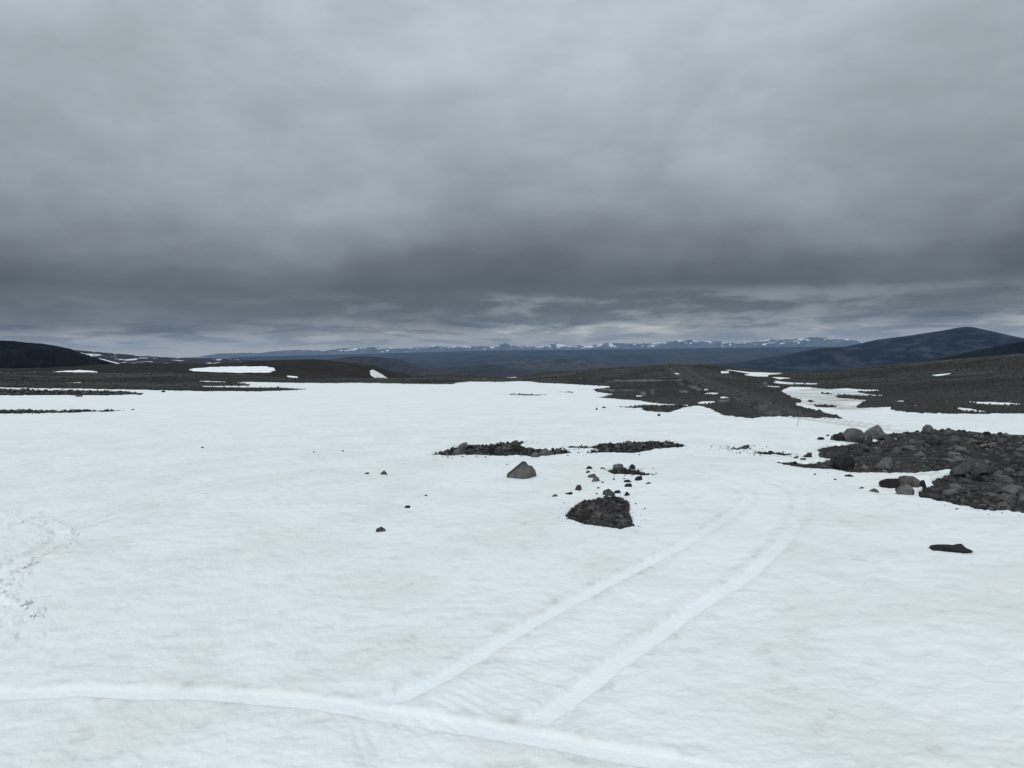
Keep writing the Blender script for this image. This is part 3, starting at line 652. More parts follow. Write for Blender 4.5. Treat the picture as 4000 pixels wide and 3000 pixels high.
# near dark hill with its snow patches
HILL = [(-1200,1452),(-300,1450),(0,1446),(190,1437),(380,1426),(538,1418),(760,1420),(886,1420),(981,1411),(1076,1406),(1203,1403),(1253,1404),(1304,1411),(1395,1419),(1427,1428),(1452,1443),(1480,1458),(1515,1476),(1600,1500)]
HDc, HDf, HDb = 560.0, 360.0, 800.0
hp = np.array(HILL, float)
def hill_sheet(pxa, pxb, ncol, nrow, lift, polys=None, name='near_hill', mat='near_hill_ground', tmax=1.0):
    px_ = np.linspace(pxa, pxb, ncol); rr = np.interp(px_, hp[:, 0], hp[:, 1]) + .8 * fbm(px_ / 30, px_ * 0, 3, 3)
    az_, td = ray(px_, rr); zc_ = EYE[2] - HDc * td; zb = np.minimum(EYE[2] - HDf * ray(px_, np.full(ncol, 1492.0))[1], zc_ - .5)
    t = np.linspace(0, 1, nrow); D = HDf + (HDc - HDf) * t
    back = np.linspace(0, 1, 9)[1:] if polys is None else np.zeros(0)
    Dv = np.r_[D, HDc + (HDb - HDc) * back]; hv = np.r_[t ** .85, 1 - back ** 1.3 * 2.2]
    A_, D_ = np.meshgrid(az_, Dv); X_ = np.sin(A_) * D_; Y_ = np.cos(A_) * D_
    nz = fbm(X_ / 45, Y_ / 45, 4, 90); H = hv[:, None]
    Z_ = zb[None] + (zc_ - zb)[None] * H + 2.2 * nz * np.clip(H * (1 - H) * 4, 0, 1)
    Z_ = np.where(D_ < HDc, np.minimum(Z_, EYE[2] - D_ * td[None] - .05), Z_) + lift
    V_ = np.stack([X_, Y_, Z_], -1).reshape(-1, 3); f = None; at = {}
    if polys is not None:
        pp, rw = project(X_, Y_, Z_); k = np.full(X_.shape, -99.)
        for p in polys: k = np.maximum(k, poly_sd(p, pp, rw, .3))
        k = k + 2.6 * fbm(X_ / 4, Y_ / 9, 4, 8, .6)
        V_[:, 2] -= (lift * 1.6 * sst(k, 1.2, -.6)).ravel()
        f = (k > -1.0); f = f[:-1, :-1] | f[1:, 1:] | f[1:, :-1] | f[:-1, 1:]
        v_, f_, _ = compact(V_, grid_faces(*A_.shape, f), {})
        return mesh_np(name, v_, f_, mat, {}, kind='structure')
    return mesh_np(name, V_, grid_faces(*A_.shape), mat, {}, kind='structure')
hill_sheet(-1200, 1600, 900, 90, 0)
PATCHES = [[(740,1442),(760,1437),(823,1433),(918,1430),(1038,1430),(1070,1435),(1076,1444),(1051,1452),(949,1453),(823,1450),(760,1447)],
           [(174,1453),(240,1448),(316,1444),(361,1447),(380,1451),(304,1455)], [(1446,1447),(1458,1442),(1484,1453),(1514,1476),(1465,1474),(1449,1463)],
           [(1119,1466),(1150,1467),(1170,1473),(1130,1471)], [(544,1459),(575,1456),(620,1458),(620,1461),(550,1461)], [(50,1453),(140,1452),(140,1454),(60,1455)]]
for p in PATCHES:
    q = np.array(p); n_ = int((q[:, 0].max() - q[:, 0].min() + 40) / 1.5)
    hill_sheet(q[:, 0].min() - 20, q[:, 0].max() + 20, n_, 220, .45, [p], 'snow_patch', 'hill_snow')
# long pale streak of snow down the flank of the dark mountain
def flank_snow():
    pts = [((392, 1405), (384, 1401)), ((420, 1413), (412, 1407)), ((445, 1420), (440, 1415)), ((470, 1426), (466, 1421))]
    V_ = []
    for a_, b_ in pts:
        for (p_, r_), D in ((a_, 1400), (b_, 1470)):
            az_, td = ray([p_], [r_]); V_.append((math.sin(az_[0]) * D, math.cos(az_[0]) * D, EYE[2] - D * td[0] + 1.0))
    f_ = [(2 * i, 2 * i + 2, 2 * i + 3, 2 * i + 1) for i in range(len(pts) - 1)]
    mesh_np('snow_streak', np.array(V_), np.array(f_), 'hill_snow', {}, kind='structure')
flank_snow()

# ------------------------------------------------------------------ stones
def ico(sub):
    bm = bmesh.new(); bmesh.ops.create_icosphere(bm, subdivisions=sub, radius=1.0)
    V_ = np.array([v.co[:] for v in bm.verts]); F_ = np.array([[v.index for v in f.verts] for f in bm.faces]); bm.free(); return V_, F_
ICO = {k: ico(k) for k in (1, 2, 3, 4)}
def rock_verts(sub, seed, dims=(1, .8, .65), cuts=9, rough=.10, outline=None):
    r = np.random.default_rng(seed); V_ = ICO[sub][0].copy()
    if outline is not None:
        o = np.array(outline, float); c_ = np.array([(o[:, 0].min() + o[:, 0].max()) / 2, (o[:, 1].min() * .6 + o[:, 1].max() * .4)])
        th = np.arctan2(V_[:, 2], V_[:, 0]); rad = np.zeros(len(V_))
        for k in range(len(V_)):
            dx, dz = math.cos(th[k]), math.sin(th[k]); best = .05
            for (x1, z1), (x2, z2) in zip(o, np.roll(o, -1, 0)):
                ax, az2 = x1 - c_[0], z1 - c_[1]; bx, bz = x2 - x1, z2 - z1; den = dx * bz - dz * bx
                if abs(den) < 1e-9: continue
                t = (ax * bz - az2 * bx) / den; u = (ax * dz - az2 * dx) / den
                if t > 0 and -1e-6 <= u <= 1 + 1e-6: best = max(best, t)
            rad[k] = best
        s_ = np.hypot(V_[:, 0], V_[:, 2]); s_ = s_ ** .55
        V_ = np.stack([np.cos(th) * rad * s_ + c_[0], V_[:, 1] * dims[1], np.sin(th) * rad * s_ + c_[1]], 1)
        for k in range(cuts):
            n_ = r.normal(size=3); n_[1] = -abs(n_[1]) * 1.2 - .2; n_[2] += .25; n_ /= np.linalg.norm(n_)
            sup = (V_ - V_.mean(0)) @ n_; h = sup.max() * r.uniform(.72, .90); d = sup - h
            V_ = np.where((d > 0)[:, None], V_ - np.outer(d, n_) * .96, V_)
        for k in range(len(V_)):
            V_[k] += np.array(mnoise.noise_vector(Vector(V_[k] * 3 + seed))) * rough * .5 + np.array(mnoise.noise_vector(Vector(V_[k] * 8 + seed))) * rough * .22
        return V_
    for k in range(cuts):
        n_ = r.normal(size=3); n_[2] = n_[2] * .8 + .12; n_ /= np.linalg.norm(n_); h = r.uniform(.50, .86)
        d = V_ @ n_ - h; V_ = np.where((d > 0)[:, None], V_ - np.outer(d, n_) * .99, V_)
    off = seed * 3.7
    if rough > 0:
        for k in range(len(V_)):
            V_[k] += V_[k] * (mnoise.noise(Vector(V_[k] * 1.6 + off)) * rough * 1.6 + mnoise.noise(Vector(V_[k] * 4.5 + off)) * rough * .6)
    V_ *= np.array(dims); return V_ / max(abs(V_[:, 0]).max(), 1e-6) * .5          # width 1
def rock_mesh(name, V_, sub, mat, smooth=True):
    me = bpy.data.meshes.new(name); me.from_pydata(V_.tolist(), [], ICO[sub][1].tolist()); me.materials.append(MATS[mat])
    me.polygons.foreach_set('use_smooth', [smooth] * len(me.polygons)); me.update()
    try: me.set_sharp_from_angle(angle=math.radians(27))
    except Exception: pass
    return me
STONE_MESH = {}
for mt in ('stone_grey', 'stone_pale', 'stone_black'):
    STONE_MESH[mt] = [rock_mesh('stone', rock_verts(3, 100 + k, (1, random.uniform(.65, .95), random.uniform(.5, .85)), random.randint(10, 17), .09), 3, mt) for k in range(10)]
SMALL = [rock_mesh('stone', rock_verts(2, 300 + k, (1, random.uniform(.65, .95), random.uniform(.5, .85)), 12, .08), 2, 'stone_grey') for k in range(14)]
SMALLB = [rock_mesh('stone', rock_verts(2, 330 + k, (1, random.uniform(.65, .95), random.uniform(.5, .85)), 12, .08), 2, 'stone_black') for k in range(5)]
SMALLP = [rock_mesh('stone', rock_verts(2, 360 + k, (1, random.uniform(.65, .95), random.uniform(.5, .85)), 12, .08), 2, 'stone_pale') for k in range(5)]
RAW1 = [rock_verts(1, 500 + k, (1, random.uniform(.65, .95), random.uniform(.5, .85)), 7, 0) for k in range(24)]

def empty(name, loc):
    o = bpy.data.objects.new(name, None); o.location = loc; o.empty_display_size = .2; return link(o)
def dress(o, label, cat, group=None):
    o['label'] = label; o['category'] = cat
    if group: o['group'] = group
    return o

# single stones: column, row of the foot, width, height (photo px), material, label
S_ = 'stone_grey'; P_ = 'stone_pale'; K_ = 'stone_black'
GRP = 'stones lying on the snow'
SINGLES = [
 (2300,1832,33,11,S_,'small low grey stone, uppermost of the column of four left of the stone cluster'),
 (2300,1847,26,8,S_,'thin dark stone second from the top of the column left of the stone cluster'),
 (2319,1867,46,15,S_,'domed grey stone directly behind the rounder stone left of the cluster'),
 (2327,1882,43,18,P_,'round grey stone at the foot of the column left of the stone cluster'),
 (2352,1831,20,5,K_,'tiny dark flake just left of the stone cluster foot'),
 (2397,1874,24,7,S_,'small dark stone between the round pair and the brown oval stone'),
 (2449,1885,33,11,S_,'brownish oval stone below the stone cluster'),
 (2457,1902,37,10,K_,'flat black stone below the brown oval stone'),
 (2495,1878,36,17,K_,'knobbly black stone just under the cluster right end'),
 (2534,1891,24,7,S_,'small flat grey stone farthest right below the cluster'),
 (2353,1886,17,4,K_,'thin black sliver just below the round grey stone'),
 (2258,1916,40,20,S_,'pointed grey stone standing clear above the triangular rubble patch'),
 (2224,1933,37,8,K_,'flat black stone left of the triangular patch top, beside the pointed stone'),
 (2173,1941,34,9,S_,'low dark stone farthest left of those above the triangular patch'),
 (2338,1908,15,5,K_,'tiny black stone above the large dome at the triangular patch'),
 (2375,1938,54,26,S_,'large domed grey stone at the tip of the triangular patch'),
 (2414,1927,34,9,K_,'thin flat black stone right behind the large dome'),
 (2449,1937,46,15,S_,'brown slab right of the large dome at the triangular patch'),
 (2332,1930,13,4,K_,'tiny black pebble left of the large dome'),
 (1981,1815,12,3,K_,'tiny dark fleck of rock behind the big lone boulder'),
 (1664,1938,17,4,K_,'tiny black sliver in the snow left of and below the big boulder'),
 (1593,1985,30,9,S_,'small flat stone between the two tracks left of centre'),
 (792,1750,20,5,K_,'lone black fleck of rock far out on the left snowfield'),
 (1226,1767,10,4,K_,'tiny black pebble far out, left one of two close together'),
 (1338,1763,16,4,K_,'tiny black pebble far out, right one of two close together'),
 (1432,1852,22,6,K_,'small black stone just left of the dark wedge stone'),
 (1504,1855,40,15,S_,'dark wedge stone with a thin black neighbour on the left'),
 (1483,2079,44,20,S_,'lone pyramid shaped stone in the open snow left of centre, nearest of all'),
 (2572,1625,16,10,S_,'small stone on the snow in front of the gravel islet by the road'),
 (2330,1601,13,8,S_,'small pointed stone farthest left of the gravel islet by the road'),
 (2361,1594,34,6,K_,'thin dark stone between the pointed stone and the gravel islet'),
 (2914,1751,32,14,S_,'dark stone on the thin sliver of rubble nearest the curving track'),
 (3158,1787,33,18,S_,'squat round stone just left of the stony field edge'),
 (3207,1784,36,20,S_,'brownish block at the left tip of the stony field'),
 (3113,1791,22,8,S_,'low grey stone left of the squat round stone'),
 (3135,1797,28,7,K_,'flat black stone under the low grey stone by the field tongue'),
 (3204,1718,38,9,S_,'flat pale stone in the snow left of the paired boulders'),
 (3232,1704,20,6,K_,'small black stone behind the flat pale stone'),
 (3256,1718,28,15,P_,'small pale block beside the dark jagged rock'),
 (3390,1736,42,29,S_,'stone wedged in front between the paired boulders'),
 (3470,1728,34,25,S_,'rounded stone right of the peaked boulder with snow beside it'),
 (3451,1736,28,15,S_,'small stone at the foot of the peaked boulder'),
 (3502,1770,34,22,P_,'pale rounded stone in the middle of the stony field'),
 (3312,1862,34,8,K_,'flat dark stone with a tail on the snow below the black boulder'),
 (3183,1855,17,6,K_,'small black stone on the snow under the rubble tongue'),
 (3262,1875,14,4,K_,'tiny black pebble alone below the rubble tongue'),
 (3365,1908,22,4,K_,'thin dark sliver left of the smooth dark stone'),
 (3414,1924,44,11,P_,'low grey dome barely showing through the snow left of the stony field'),
 (3507,1917,24,11,K_,'small black stone squeezed behind the pale domed stone'),
 (3603,1905,38,24,S_,'grey stone at the near left corner of the stony field'),
 (313,1550,28,6,S_,'small stone on the snow just below the far left stony strip'),
 (548,1543,18,8,S_,'small stone past the tip of the far left stony strip'),
 (640,1532,24,6,K_,'dark stone farthest right beyond the far left stony strip'),
 (518,1602,14,4,K_,'lone pebble past the tip of the thin left stone row'),
]
def place_single(px_, row_, w_, h_, mat, label, i):
    p = unproject([px_], [row_])[0]; D = math.hypot(p[0], p[1]); k = D / F * 1.03
    src = rng.choice(STONE_MESH[mat]); zs = np.array([v.co.z for v in src.vertices]); top = zs.max()
    wid = w_ * k; hgt = h_ * k
    o = bpy.data.objects.new('stone', src)
    sc_ = wid * 1.04; o.scale = (sc_, sc_ * .85, 1.75 * hgt / top)
    o.rotation_euler = (0, 0, rng.uniform(-.5, .5)); dpt = sc_ * .30
    dv = p[:2] / D; loc = p[:2] + dv * dpt
    z = float(ground_z(loc[0], loc[1])[0][0]); z = p[2]
    o.location = (loc[0], loc[1], float(snow_z(loc[0], loc[1])) - .75 * hgt)
    link(o); dress(o, label, 'stone', GRP)
for i, s in enumerate(SINGLES): place_single(*s, i)

def boulder(px_, row_, outline_px, mat, label, seed, depth=.8, rough=.10, cat='boulder', sink=.12, sub=4, name='boulder', turn=0.0, cuts=9):
    """outline_px: silhouette around (px_, row_) in photo px, x right, z up"""
    p = unproject([px_], [row_])[0]; D = math.hypot(p[0], p[1]); k = D / F
    o_ = np.array(outline_px, float) * k; wid = o_[:, 0].max() - o_[:, 0].min()
    V_ = rock_verts(sub, seed, (1, wid * .5 * depth, 1), cuts, wid * rough * .7, o_)
    me = rock_mesh(name, V_, sub, mat)
    try: me.set_sharp_from_angle(angle=math.radians(17))
    except Exception: pass
    o = bpy.data.objects.new(name, me)
    dv = p[:2] / D; off = wid * .28 * depth
    az_ = math.atan2(p[0], p[1]); o.rotation_euler = (0, 0, -az_ - turn)
    o.location = (p[0] + dv[0] * off, p[1] + dv[1] * off, p[2] + .02); link(o); dress(o, label, cat)
    return o
m, g, b = new_mat('boulder_stone')
co = objco(g); c, a1, b1 = stone_colour(g, co, 6.0, (.085, .084, .080), (.175, .172, .162), (.12, .105, .088))
z_ = g.sep(co)[2]; x_ = g.sep(co)[0]
stain = g.smooth(g.math('ADD', g.math('SUBTRACT', z_, g.math('MULTIPLY', x_, .75)), g.math('MULTIPLY', g.math('SUBTRACT', g.noise(co, 6, 4, .6), .5), .25)), .25, .31, 0, .8)
c = g.mix(stain, c, (.038, .033, .030)); c = g.mix(g.smooth(g.noise(co, 45, 4, .7), .60, .72, 0, .6), c, (.28, .28, .27))
g.link(c, b.inputs['Base Color']); b.inputs['Roughness'].default_value = .9
bump(g, b, g.math('ADD', a1, g.math('ADD', g.math('MULTIPLY', b1, .5), g.math('MULTIPLY', g.noise(co, 50, 5, .7), .35))), .04, 1.0)
boulder(2038, 1868, [(-58,10),(-34,26),(-10,46),(5,61),(12,57),(22,43),(38,41),(52,24),(57,4),(57,-12),(20,-14),(-58,-14)], 'boulder_stone', 'big lone wedge boulder with a brown stained top, half buried in open snow', 5, .9, .06, turn=.35, cuts=4)
boulder(3708, 2155, [(-68,0),(-45,7),(-10,11),(14,12),(36,22),(42,15),(52,6),(68,3),(69,-1),(50,-8),(24,-12),(-60,-12)], K_, 'flat dark slab lying alone on the snow near the right edge', 6, .42, .03, 'stone', name='flat_stone')
boulder(3334, 1728, [(-38,4),(-36,28),(-22,44),(0,47),(22,42),(36,30),(39,4),(30,-8),(-30,-8)], P_, 'big blocky pale boulder, left one of the pair on the skyline of the stony field', 7, .9, .07)
boulder(3417, 1716, [(-42,4),(-30,22),(-8,38),(5,46),(16,42),(30,20),(42,6),(30,-8),(-36,-8)], P_, 'big peaked pale boulder, right one of the pair on the skyline of the stony field', 8, .9, .07)
boulder(3282, 1722, [(-22,2),(-24,20),(-8,22),(0,28),(16,20),(22,2),(10,-6),(-16,-6)], K_, 'jagged black rock tucked left of the paired boulders', 9, .9, .12)
boulder(3295, 1834, [(-38,6),(-34,34),(-14,50),(12,54),(30,40),(38,18),(32,0),(10,-8),(-28,-8)], K_, 'round coal black boulder at the snow edge of the stony field', 10, .95, .07)
boulder(3454, 1834, [(-28,4),(-14,24),(6,40),(22,40),(29,14),(20,-6),(-22,-6)], P_, 'pale angular boulder right of the coal black one', 11, .9, .08)
boulder(3472, 1906, [(-36,4),(-26,18),(-6,26),(30,29),(35,8),(33,-6),(-30,-6)], K_, 'smooth dark loaf shaped stone on the snow, leftmost of the near trio', 12, .8, .05)
boulder(3551, 1902, [(-36,4),(-36,26),(-16,34),(20,32),(36,18),(30,-4),(-28,-8)], S_, 'dark flat topped stone behind the pale domed one', 13, .8, .08)
boulder(3535, 1932, [(-33,0),(-20,20),(0,31),(16,28),(32,6),(26,-8),(-26,-8)], P_, 'pale domed stone at the snow edge of the stony field', 14, .8, .06)
boulder(3817, 1858, [(-40,6),(-38,42),(-26,52),(20,46),(42,20),(30,0),(0,-10),(-30,-8)], S_, 'large angular boulder amid the stony field, right of the snow notch', 15, .9, .10)
boulder(3752, 1862, [(-34,4),(-14,30),(10,46),(28,48),(30,16),(16,-8),(-24,-8)], S_, 'leaning slab boulder between the snow notch and the angular boulder', 16, .8, .10)
boulder(3647, 1740, [(-28,4),(-20,20),(-6,32),(14,34),(26,22),(28,4),(20,-6),(-20,-6)], S_, 'rounded boulder on the far slope of the stony field', 17, .9, .07)
boulder(3625, 1692, [(-18,0),(-17,16),(-6,26),(8,26),(19,10),(16,-6),(-12,-6)], S_, 'skyline stone at the highest point of the stony field', 18, .9, .07)
boulder(1807, 1757, [(-24,0),(-16,14),(2,24),(18,26),(22,8),(18,-6),(-18,-6)], P_, 'largest pale stone in the left half of the central rock row', 19, .9, .07, 'stone')
boulder(1784, 1777, [(-20,0),(-12,14),(2,20),(14,16),(20,0),(14,-6),(-14,-6)], S_, 'dark domed stone at the foot of the pale one in the central rock row', 20, .9, .07, 'stone')
boulder(2090, 1786, [(-18,0),(-10,12),(4,18),(18,6),(22,-2),(-14,-4)], P_, 'pale flat faced stone below the middle of the central rock row', 21, .9, .07, 'stone')
boulder(2132, 1778, [(-30,0),(-22,12),(0,19),(22,14),(30,0),(20,-6),(-20,-6)], S_, 'wide grey stone at the right end of the left central rock row', 22, .8, .07, 'stone')
boulder(2415, 1841, [(-22,0),(-20,20),(0,25),(18,22),(22,8),(18,-4),(-18,-4)], P_, 'square pale stone at the left end of the small stone cluster', 23, .9, .08, 'stone')
boulder(2470, 1835, [(-12,0),(-10,14),(0,19),(11,12),(12,0)], S_, 'small upright stone perched in the middle of the small cluster', 24, .9, .08, 'stone')
boulder(3950, 1935, [(-38,0),(-30,18),(0,30),(30,24),(38,6),(26,-8),(-30,-8)], P_, 'pale rounded boulder in the nearest part of the stony field at right', 25, .9, .07)

# stony patches: each one thing, its stones its parts, the finest rubble joined
def in_polys(polys, n, wt_fn=None):
    outp = []; areas = []
    for p in polys:
        q = np.array(p, float); areas.append(abs(np.sum(q[:, 0] * np.roll(q[:, 1], -1) - q[:, 1] * np.roll(q[:, 0], -1))) / 2)
    areas = np.array(areas) / sum(areas)
    for p, a_ in zip(polys, areas):
        q = np.array(p, float); m_ = int(n * a_) + 2; got = 0
        while got < m_:
            px_ = rng.uniform(max(q[:, 0].min(), -250), min(q[:, 0].max(), 4250), 600); rw_ = rng.uniform(q[:, 1].min(), q[:, 1].max(), 600)
            k = poly_sd(p, px_, rw_, 1.0) > 0
            if wt_fn is not None: k &= rng.random(600) < wt_fn(px_, rw_)
            for a2, b2 in zip(px_[k], rw_[k]):
                outp.append((a2, b2)); got += 1
                if got >= m_: break
    return np.array(outp)
def rubble_mesh(name, pts, size, parent, rawset, kind='stuff', sinkf=.25, shade=None, zs=None):
    n = len(pts); nv = len(rawset[0]); VV = np.zeros((n, nv, 3)); f0 = ICO[1][1]; sh = np.zeros((n, nv))
    for k in range(n):
        r_ = rawset[k % len(rawset)]; a_ = rng.uniform(0, 6.28); s_ = size[k]; c_, s2 = math.cos(a_), math.sin(a_); t_ = rng.uniform(-.3, .3)
        X1 = r_[:, 0] * c_ - r_[:, 1] * s2; Y1 = r_[:, 0] * s2 + r_[:, 1] * c_; Z1 = r_[:, 2] + X1 * t_
        VV[k, :, 0] = X1 * s_ + pts[k, 0]; VV[k, :, 1] = Y1 * s_ + pts[k, 1]; VV[k, :, 2] = Z1 * s_ * (zs[k] if zs is not None else 1) + pts[k, 2] + s_ * (.22 - sinkf)
    sh[:] = (rng.random(n) ** 1.7)[:, None] if shade is None else shade[:, None]
    FF = (f0[None] + (np.arange(n) * nv)[:, None, None]).reshape(-1, 3)
    V2 = VV.reshape(-1, 3)
    if parent is not None: V2 = V2 - np.array(parent.location)
    o = mesh_np(name, V2, FF, 'rubble_stone', {'shade': sh.ravel()}, smooth=False, parent=parent)
    if kind: o['kind'] = kind
    return o
def patch(label, polys, nbig, bigpx, nsmall, smallpx, dark=0.15, pale=.12, wt=None, cat='stone heap', name='stone_heap', sink=.3, power=2.2, pile=0.0):
    c_ = in_polys(polys, 60); cw = unproject([c_[:, 0].mean()], [c_[:, 1].mean()])[0]
    root = empty(name, (cw[0], cw[1], cw[2])); dress(root, label, cat)
    bpy.context.view_layer.update()
    q = in_polys(polys, nbig * 2, wt); P3 = unproject(q[:, 0], q[:, 1])
    w_ = bigpx[0] + (bigpx[1] - bigpx[0]) * rng.random(len(q)) ** power
    w_ = np.minimum(w_, np.clip(sample(RB, q[:, 0], q[:, 1]), 0, 40) * 2.2 + 9)
    order = np.argsort(-w_); kept = []
    for k in order:
        D = math.hypot(P3[k, 0], P3[k, 1]); wm = w_[k] * D / F
        if any((P3[k, 0] - a2[0]) ** 2 + ((P3[k, 1] - a2[1])) ** 2 < ((wm + a2[3]) * .36) ** 2 for a2 in kept): continue
        kept.append((P3[k, 0], P3[k, 1], P3[k, 2], wm))
        if len(kept) >= nbig: break
    ka = np.array(kept); gz, mm = ground_z(ka[:, 0], ka[:, 1])
    for i, (X1, Y1, Z1, wm) in enumerate(kept):
        u = rng.random(); big = wm * F / math.hypot(X1, Y1) > 34
        src = (STONE_MESH[K_] if u < dark else STONE_MESH[P_] if u > 1 - pale else STONE_MESH[S_]) if big else (SMALLB if u < dark else SMALLP if u > 1 - pale else SMALL)
        o = bpy.data.objects.new('stone', src[int(rng.integers(len(src)))])
        o.scale = (wm, wm * rng.uniform(.8, 1.1), wm * rng.uniform(.75, 1.1)); o.rotation_euler = (rng.uniform(-.3, .3), rng.uniform(-.3, .3), rng.uniform(0, 6.28))
        o.location = (X1 - cw[0], Y1 - cw[1], gz[i] + wm * (.30 - sink) + pile * rng.random() - cw[2]); link(o, root)
    q = in_polys(polys, nsmall, wt); D_ = unproject(q[:, 0], q[:, 1]); gz, mm = ground_z(D_[:, 0], D_[:, 1]); D_[:, 2] = gz
    sz = (smallpx[0] + (smallpx[1] - smallpx[0]) * rng.random(len(q)) ** 2.5) * np.hypot(D_[:, 0], D_[:, 1]) / F
    rubble_mesh('rubble', D_, sz, root, RAW1)
    return root
def wr(px_, row_):       # the smooth gravelly saddle in the stony field holds fewer stones
    g0 = np.exp(-(((px_ - 3520) / 150) ** 2 + ((row_ - 1790) / 40) ** 2)); return np.clip(.35 + .65 * (px_ > 3600) + .2 - .5 * g0, .1, 1)
patch('broad dark field of stones and gravel rising from the snow at the right edge', [BARE[9]], 300, (15, 56), 8500, (3, 20), .10, .26, wr, 'stone field', 'stone_field', power=2.0)
patch('triangular hollow of packed dark stones melted out of the near snow', [BARE[7]], 170, (10, 46), 1800, (3, 13), .22, .22, None, power=2.0)
patch('long low row of dark stones left of the lower heap, behind the lone boulder', [BARE[4]], 190, (8, 30), 1300, (3, 12), .30, .10, None, power=1.6, sink=.22, pile=.05)
patch('low dark heap of stones, right of the two rows in mid snow', [BARE[6]], 150, (8, 28), 1500, (3, 11), .30, .10, None, power=1.8, sink=.22, pile=.05)
patch('short link of dark stones between the two rows in mid snow', [BARE[5]], 7, (14, 30), 20, (4, 8), .4, .1, None, power=1.0)
patch('small cluster of piled dark stones behind the triangular patch', [BARE[8]], 26, (12, 34), 130, (3, 9), .4, .2, None, power=1.2, sink=.2)
patch('narrow sliver of dark stones left of the stony field', [BARE[10]], 12, (14, 32), 60, (4, 9), .5, .05, None, power=1.2)
patch('tiny sliver of rubble nearest the curving track', [BARE[11]], 6, (8, 18), 30, (3, 8), .5, .05, None)
patch('thin row of dark stones crossing the far left snow', [BARE[2]], 110, (8, 24), 400, (3, 7), .35, .05, None, power=1.5, sink=.15)
patch('dark gravel islet with a long thin tail beside the road end', [BARE[3]], 70, (6, 13), 700, (3, 6), .3, .1, None, power=1.6, sink=.2)
patch('far left stony strip standing as a dark bar across the snow', [BARE[1]], 160, (6, 15), 1600, (3, 6), .25, .1, None, power=2.0, sink=.2)

# loose stones over the snow beside the rows, along their edges
def scatter_stuff(name, n, gen, size_px, kind='stuff'):
    pts = gen(n); P3 = unproject(pts[:, 0], pts[:, 1]); gz, mm = ground_z(P3[:, 0], P3[:, 1])
    k = mm > .5; P3 = P3[k]; P3[:, 2] = gz[k]; D = np.hypot(P3[:, 0], P3[:, 1])
    s_ = (size_px[0] + (size_px[1] - size_px[0]) * rng.random(len(P3)) ** 3) * D / F
    return rubble_mesh(name, P3, np.clip(s_, .06, 1.4), None, RAW1, kind, .28)
def gen_moraine(n):
    o_ = []
    while len(o_) < n:
        px_ = rng.uniform(-250, 4250, 4000); rw_ = rng.uniform(1385, 1640, 4000)
        m_ = sample(MASK, px_, rw_); keep_ = (m_ > .3) & (rw_ > 1400) & ((sample(RROAD, px_, rw_) < rng.uniform(-3, 7, 4000)) | (rng.random(4000) < .12) | ((px_ < 2960) & (rw_ > 1570))) & ((sample(RWET, px_, rw_) < -1) | (rng.random(4000) < .1))
        o_ += list(zip(px_[keep_], rw_[keep_]))
    return np.array(o_[:n])
scatter_stuff('scattered_stones', 34000, gen_moraine, (2.0, 9.0))
def gen_edge(n):
    o_ = []
    while len(o_) < n:
        px_ = rng.uniform(-100, 4100, 6000); rw_ = rng.uniform(1485, 1640, 6000); m_ = sample(MASK, px_, rw_)
        k = (m_ > -2.5) & (m_ < 2.5); o_ += list(zip(px_[k], rw_[k]))
    return np.array(o_[:n])
pe = gen_edge(2600); P3 = unproject(pe[:, 0], pe[:, 1]); D = np.hypot(P3[:, 0], P3[:, 1]); P3[:, 2] = base_z(P3[:, 0], P3[:, 1])
rubble_mesh('edge_stones', P3, (2.5 + 6 * rng.random(len(P3)) ** 3) * D / F, None, RAW1, 'stuff', .12)
# pebbles on the snow round the near rows
def ring(polys, n, r, up=1.0):
    o_ = []
    for p in polys:
        q = np.array(p, float)
        for _ in range(n):
            i = int(rng.integers(len(q))); t = rng.random(); a_ = q[i] * (1 - t) + q[(i + 1) % len(q)] * t
            if a_[0] < -100 or a_[0] > 4100: continue
            o_.append((a_[0] + rng.normal() * r * 2.2, a_[1] + abs(rng.normal()) * r * .35 * (1 if rng.random() < .7 else -1)))
    return np.array(o_)
pr = ring([BARE[i] for i in (4, 5, 6, 7, 8, 9, 10, 11)], 90, 16); P3 = unproject(pr[:, 0], pr[:, 1]); D = np.hypot(P3[:, 0], P3[:, 1]); P3[:, 2] = snow_z(P3[:, 0], P3[:, 1])
rubble_mesh('pebbles', P3, (3 + 8 * rng.random(len(P3)) ** 2.2) * D / F, None, RAW1, 'stuff', .17, shade=rng.random(len(P3)) * .3, zs=np.full(len(P3), .7))

# snow clods thrown up beside the loop of the left track
m, g, b = new_mat('clod_snow'); b.inputs['Base Color'].default_value = (.86, .88, .89, 1); b.inputs['Roughness'].default_value = .6
bump(g, b, g.noise(objco(g), 30, 4, .6), .02, .6)
cl = []
for (cx_, cr_, sx_, sr_, n_) in [(90,2030,70,16,16),(270,2100,22,26,16),(225,2150,30,8,8),(90,2215,60,22,34),(30,2290,40,30,26),(80,2370,60,22,26),(145,2410,30,14,18),(60,2440,60,20,6)]:
    for _ in range(n_ // 4): cl.append((cx_ + rng.normal() * sx_ * .6, cr_ + rng.normal() * sr_ * .6))
cl = np.array(cl); P3 = unproject(cl[:, 0], cl[:, 1]); D = np.hypot(P3[:, 0], P3[:, 1]); P3[:, 2] = snow_z(P3[:, 0], P3[:, 1]) + .035
RAW2 = [rock_verts(1, 700 + k, (1, .85, .7), 3, .12) for k in range(8)]
o = rubble_mesh('snow_clods', P3, (8 + 20 * rng.random(len(P3)) ** 2.2) * D / F, None, RAW2, 'stuff', .36); o.data.materials[0] = MATS['clod_snow']
o.data.polygons.foreach_set('use_smooth', [True] * len(o.data.polygons))

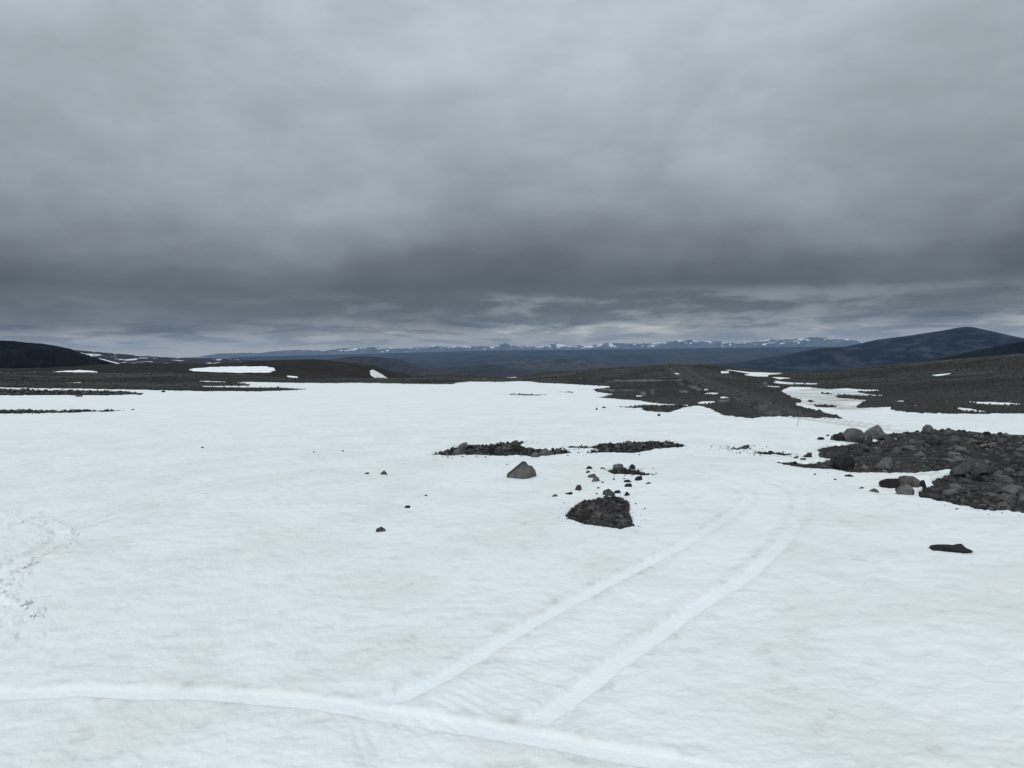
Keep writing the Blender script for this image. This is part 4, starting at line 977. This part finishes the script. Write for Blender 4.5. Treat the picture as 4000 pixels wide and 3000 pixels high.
# ------------------------------------------------------------------ marker pole and summit post
m, g, b = new_mat('weathered_wood'); c = g.mix(g.smooth(g.noise(objco(g), 12, 4, .6), .4, .6), (.10, .085, .07), (.20, .17, .14)); g.link(c, b.inputs['Base Color']); b.inputs['Roughness'].default_value = .8
m, g, b = new_mat('reflective_band'); c = g.mix(g.smooth(g.noise(objco(g), 20, 3, .5), .3, .8), (.55, .52, .45), (.45, .42, .36)); g.link(c, b.inputs['Base Color'])
def tube(name, p0, p1, r0_, r1_, mat, parent=None, seg=10, bend=0.0):
    bm = bmesh.new(); p0 = Vector(p0); p1 = Vector(p1); ax = (p1 - p0).normalized(); u = ax.orthogonal().normalized(); v = ax.cross(u); rings = []
    for k in range(7):
        t = k / 6; c_ = p0.lerp(p1, t) + u * bend * math.sin(t * math.pi); r_ = r0_ + (r1_ - r0_) * t
        rings.append([bm.verts.new(c_ + (u * math.cos(a_) + v * math.sin(a_)) * r_) for a_ in (2 * math.pi * j / seg for j in range(seg))])
    for A2, B2 in zip(rings[:-1], rings[1:]):
        for j in range(seg): bm.faces.new((A2[j], A2[(j + 1) % seg], B2[(j + 1) % seg], B2[j]))
    bm.faces.new(rings[0][::-1]); bm.faces.new(rings[-1])
    me = bpy.data.meshes.new(name); bm.to_mesh(me); bm.free(); me.materials.append(MATS[mat]); o = bpy.data.objects.new(name, me); return link(o, parent)
pb = unproject([3110], [1664])[0]; D = math.hypot(pb[0], pb[1]); k = D / F
r = empty('marker_pole', tuple(pb)); dress(r, 'thin leaning marker stick standing in the snow in front of the gravel road', 'marker pole')
tube('stick', (0, 0, -.25), (14 * k, 0, 54 * k), .011, .008, 'weathered_wood', r, bend=.01)
tube('band', (13.0 * k, 0, 50 * k), (13.7 * k, 0, 52.8 * k), .012, .012, 'reflective_band', r)
sb = unproject([2598], [1431])[0]; D = math.hypot(sb[0], sb[1]); k = D / F
r = empty('marker_post', tuple(sb)); dress(r, 'small dark post standing on the skyline where the gravel road tops the rise', 'post')
tube('post', (0, 0, -.3), (0, 0, 12 * k), .10, .08, 'weathered_wood', r)
tube('cap', (0, 0, 12 * k), (0, 0, 13 * k), .12, .11, 'weathered_wood', r)

# ------------------------------------------------------------------ haze
bm = bmesh.new(); bmesh.ops.create_cube(bm, size=1.0); me = bpy.data.meshes.new('haze'); bm.to_mesh(me); bm.free()
o = bpy.data.objects.new('haze', me); link(o); z0, z1 = -300.0, 520.0
o.scale = (84000, 84000, z1 - z0); o.location = (0, 0, (z0 + z1) / 2); o['kind'] = 'stuff'
mm = bpy.data.materials.new('haze'); mm.use_nodes = True; t = mm.node_tree; t.nodes.clear()
v = t.nodes.new('ShaderNodeVolumePrincipled'); v.inputs['Color'].default_value = (.34, .60, 1.0, 1); v.inputs['Density'].default_value = 2.1e-5; v.inputs['Anisotropy'].default_value = .1
oo = t.nodes.new('ShaderNodeOutputMaterial'); t.links.new(v.outputs[0], oo.inputs['Volume']); me.materials.append(mm)
